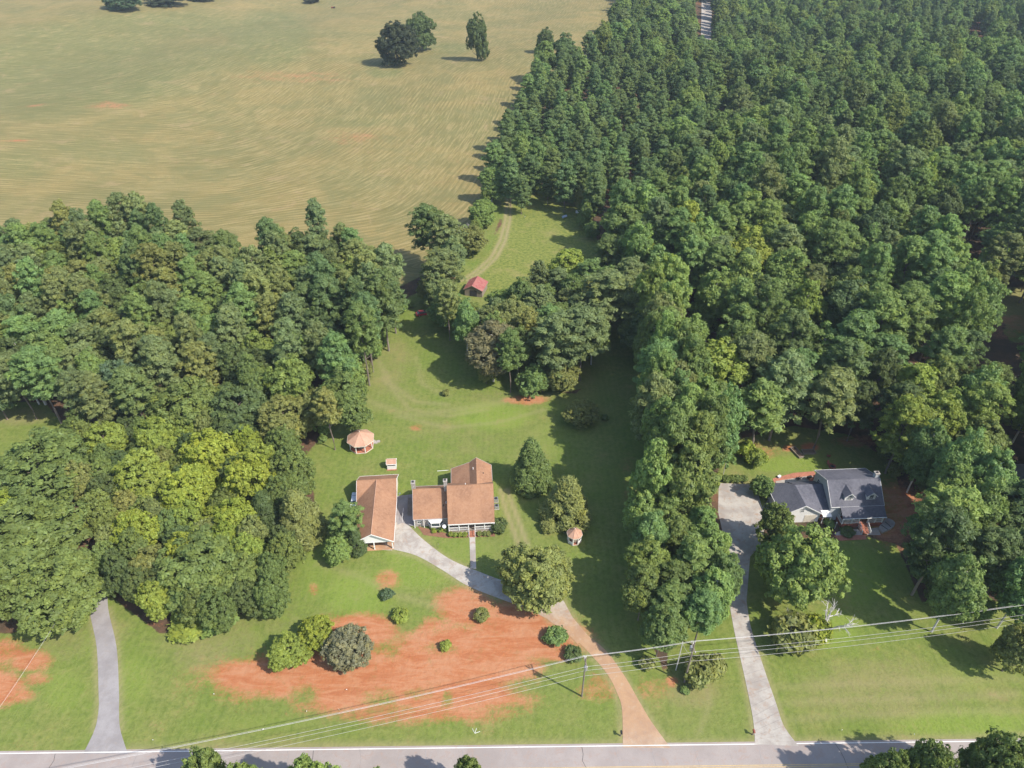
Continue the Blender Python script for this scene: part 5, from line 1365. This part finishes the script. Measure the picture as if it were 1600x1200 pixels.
tag(MB().tube(pts, .02, 4).build('service_wire', M['wire']), 'service wire slanting down over the lawn left of the grey drive', 'wire')
p = G(1130, 741); o = empty('light_pole', (p.x, p.y, 0), 0, 'tall thin pale light pole at the corner of the neighbour back lawn', 'light pole')
MB().tube([(0, 0, 0), (0, 0, 5.5)], .09, 8, .06).build('post', M['pale_bark'], o); MB().tube([(0, 0, 5.5), (.5, -.1, 5.6)], .04, 6).build('arm', M['metal'], o); MB().tube([(.5, -.1, 5.62), (.5, -.1, 5.4)], .16, 8, .2).build('lamp_head', M['white'], o)

# ------------------------------------------------------------------ vehicles and small things
def car(px, py, rz, body, label, name='parked_car', z=0.0, cat='car', xy=None):
    p = G(px, py) if xy is None else Vector((*xy, 0)); o = empty(name, (p.x, p.y, p.z+z), rz, label, cat)
    prof = [(-2.2, .35), (-2.25, .75), (-2.1, .95), (-1.2, 1.02), (1.0, 1.0), (1.9, .92), (2.2, .75), (2.22, .35)]
    MB().wallpoly([(x, -.88, z_) for x, z_ in prof], (0, 1.76, 0)).build('body', body, o)
    cab = MB().add([(-1.75,-.8,1.0),(1.0,-.8,1.0),(.35,-.66,1.48),(-1.25,-.66,1.48),(-1.75,.8,1.0),(1.0,.8,1.0),(.35,.66,1.48),(-1.25,.66,1.48)], [(0,1,2,3),(5,4,7,6),(1,5,6,2),(4,0,3,7),(3,2,6,7),(0,4,5,1)]).build('cabin', M['glass'], o)
    MB().box(-1.22, .32, -.65, .65, 1.482, 1.52).build('cabin_roof', body, cab)
    for x in (-1.4, 1.4):
        for yy in (-.9, .72):
            w_ = MB().tube([(x, yy, .34), (x, yy+.18, .34)], .34, 12).build('wheel', M['rubber'], o)
            MB().tube([(x, yy-.012, .34), (x, yy+.192, .34)], .18, 10).build('rim', M['metal'], w_)
    for yy in (-.6, .6):
        MB().box(2.2, 2.25, yy-.2, yy+.2, .6, .76).build('headlight', M['white'], o); MB().box(-2.27, -2.22, yy-.2, yy+.2, .6, .78).build('tail_light', M['redpaint'], o)
    return o
car(0, 0, R(94), M['whitepaintcar'], 'white car parked close along the left wall of the garage', xy=(-35.55, 113.6))
car(1588, 667, R(75), M['darkpaintcar'], 'dark car parked on the drive at the right-hand wood')
car(661, 492, R(20), M['redpaint'], 'dark red vehicle parked under the leafy tree by the shed grove')
def tractor(px, py, rz, label):
    p = G(px, py); o = empty('tractor', (p.x, p.y, p.z), rz, label, 'tractor')
    MB().box(-.2, 2.0, -.4, .4, .7, 1.4).build('bonnet', M['redpaint'], o); MB().box(-1.4, -.2, -.5, .5, .6, 1.1).build('chassis', M['redpaint'], o)
    MB().box(-1.0, -.4, -.3, .3, 1.1, 1.5).build('seat', M['blackplastic'], o)
    for yy in (-.95, .6):
        MB().tube([(-.9, yy, .8), (-.9, yy+.35, .8)], .8, 14).build('wheel', M['rubber'], o); MB().tube([(1.5, yy+.05, .45), (1.5, yy+.25, .45)], .45, 12).build('wheel', M['rubber'], o)
    MB().tube([(1.2, 0, 1.4), (1.2, 0, 2.2)], .05, 6).build('exhaust', M['dark'], o)
tractor(521, 13, R(170), 'small red tractor at the far edge of the hayfield')
for px, py, rz, m_, lab in ((882, 340, 35, 'bluegrey', 'blue-grey covered bale lying in the shade on the meadow'), (903, 332.5, -35, 'white', 'white square box at the forest edge of the meadow')):
    p = G(px, py); o = empty('covered_bale' if m_ == 'bluegrey' else 'box_hive', (p.x, p.y, p.z), R(rz), lab, 'bale' if m_ == 'bluegrey' else 'box')
    if m_ == 'bluegrey':
        MB().tube([(-1.0, 0, .5), (1.0, 0, .5)], .5, 10).build('bale', M[m_], o); MB().tube([(-.03, 0, .5), (.03, 0, .5)], .52, 10).build('strap', M['white'], o)
    else:
        MB().box(-.7, .7, -.7, .7, 0, .8).build('body', M[m_], o); MB().box(-.78, .78, -.78, .78, .801, .9).build('lid', M['white'], o)
def mailbox(px, py, label, m_):
    p = G(px, py); o = empty('mailbox', (p.x, p.y, 0), R(2), label, 'mailbox')
    MB().box(-.09, .09, -.09, .09, 0, 1.05).build('post', M['wood'], o)
    MB().wallpoly([(-.16, -.3, 1.052), (.16, -.3, 1.052), (.16, -.3, 1.25), (.1, -.3, 1.36), (-.1, -.3, 1.36), (-.16, -.3, 1.25)], (0, .6, 0)).build('box', m_, o); MB().box(.165, .18, -.05, .0, 1.2, 1.4).build('flag', M['redpaint'], o)
mailbox(970, 1150, 'dark mailbox beside the mouth of the clay-stained driveway', M['blackplastic']); mailbox(1176, 1148, 'red-brown mailbox beside the mouth of the right-hand drive', M['brick'])
for px, py in ((241, 1158), (336, 1086), (1314, 1143), (1427, 1148), (543, 1079), (531, 1111), (480, 1112), (411, 1142)):
    p = G(px, py); o = empty('survey_flag', (p.x, p.y, 0), rnd.uniform(0, 6), 'small white marker flag on the roadside verge', 'flag', 'white marker flags on the verge')
    MB().tube([(0, 0, 0), (0, 0, .5)], .012, 4).build('stake', M['metal'], o); MB().box(0, .22, -.008, .008, .32, .5).build('flag', M['flag'], o)
p = G(699.5, 735); o = empty('downspout', (p.x, p.y, 0), R(35), 'pale drain pipe lying on the lawn behind the house', 'pipe'); MB().tube([(0, 0, .06), (-2.2, 1.2, .06)], .06, 6).build('pipe', M['white'], o); MB().tube([(0, 0, .06), (.25, -.14, .06)], .075, 6).build('elbow', M['metal'], o)
p = G(683, 857); o = empty('garden_hook', (p.x, p.y, 0), 0, 'thin dark shepherd hook on the lawn beside the concrete drive', 'garden hook'); MB().tube([(0, 0, 0), (0, 0, 1.7), (.15, 0, 1.85), (.35, 0, 1.75), (.35, 0, 1.6)], .025, 5).build('pole', M['dark'], o); MB().tube([(.35, 0, 1.25), (.35, 0, 1.55)], .1, 8, .05).build('feeder', M['wood'], o)
p = G(742, 1146); o = empty('survey_rod', (p.x, p.y, 0), 0, 'fallen white stakes lying on the verge by the road', 'stakes')
for aa in (20, 75, 120): MB().tube([(0, 0, .04), (.9*math.cos(R(aa)), .9*math.sin(R(aa)), .06)], .03, 4).build('stake', M['flag'], o)

# ------------------------------------------------------------------ air
hz = MB().box(-1640, 1640, -90, 2720, -14, 124).build('haze', None); tag(hz, 'thin blue summer haze over fields and woods', 'haze', kind='stuff')
m = bpy.data.materials.new('air'); m.use_nodes = True; n = m.node_tree.nodes
n.remove(n['Principled BSDF']); pv = n.new('ShaderNodeVolumePrincipled'); pv.inputs['Color'].default_value = (.72, .86, 1, 1); pv.inputs['Density'].default_value = .0001; pv.inputs['Anisotropy'].default_value = 0
m.node_tree.links.new(pv.outputs[0], n['Material Output'].inputs['Volume']); hz.data.materials.append(m)
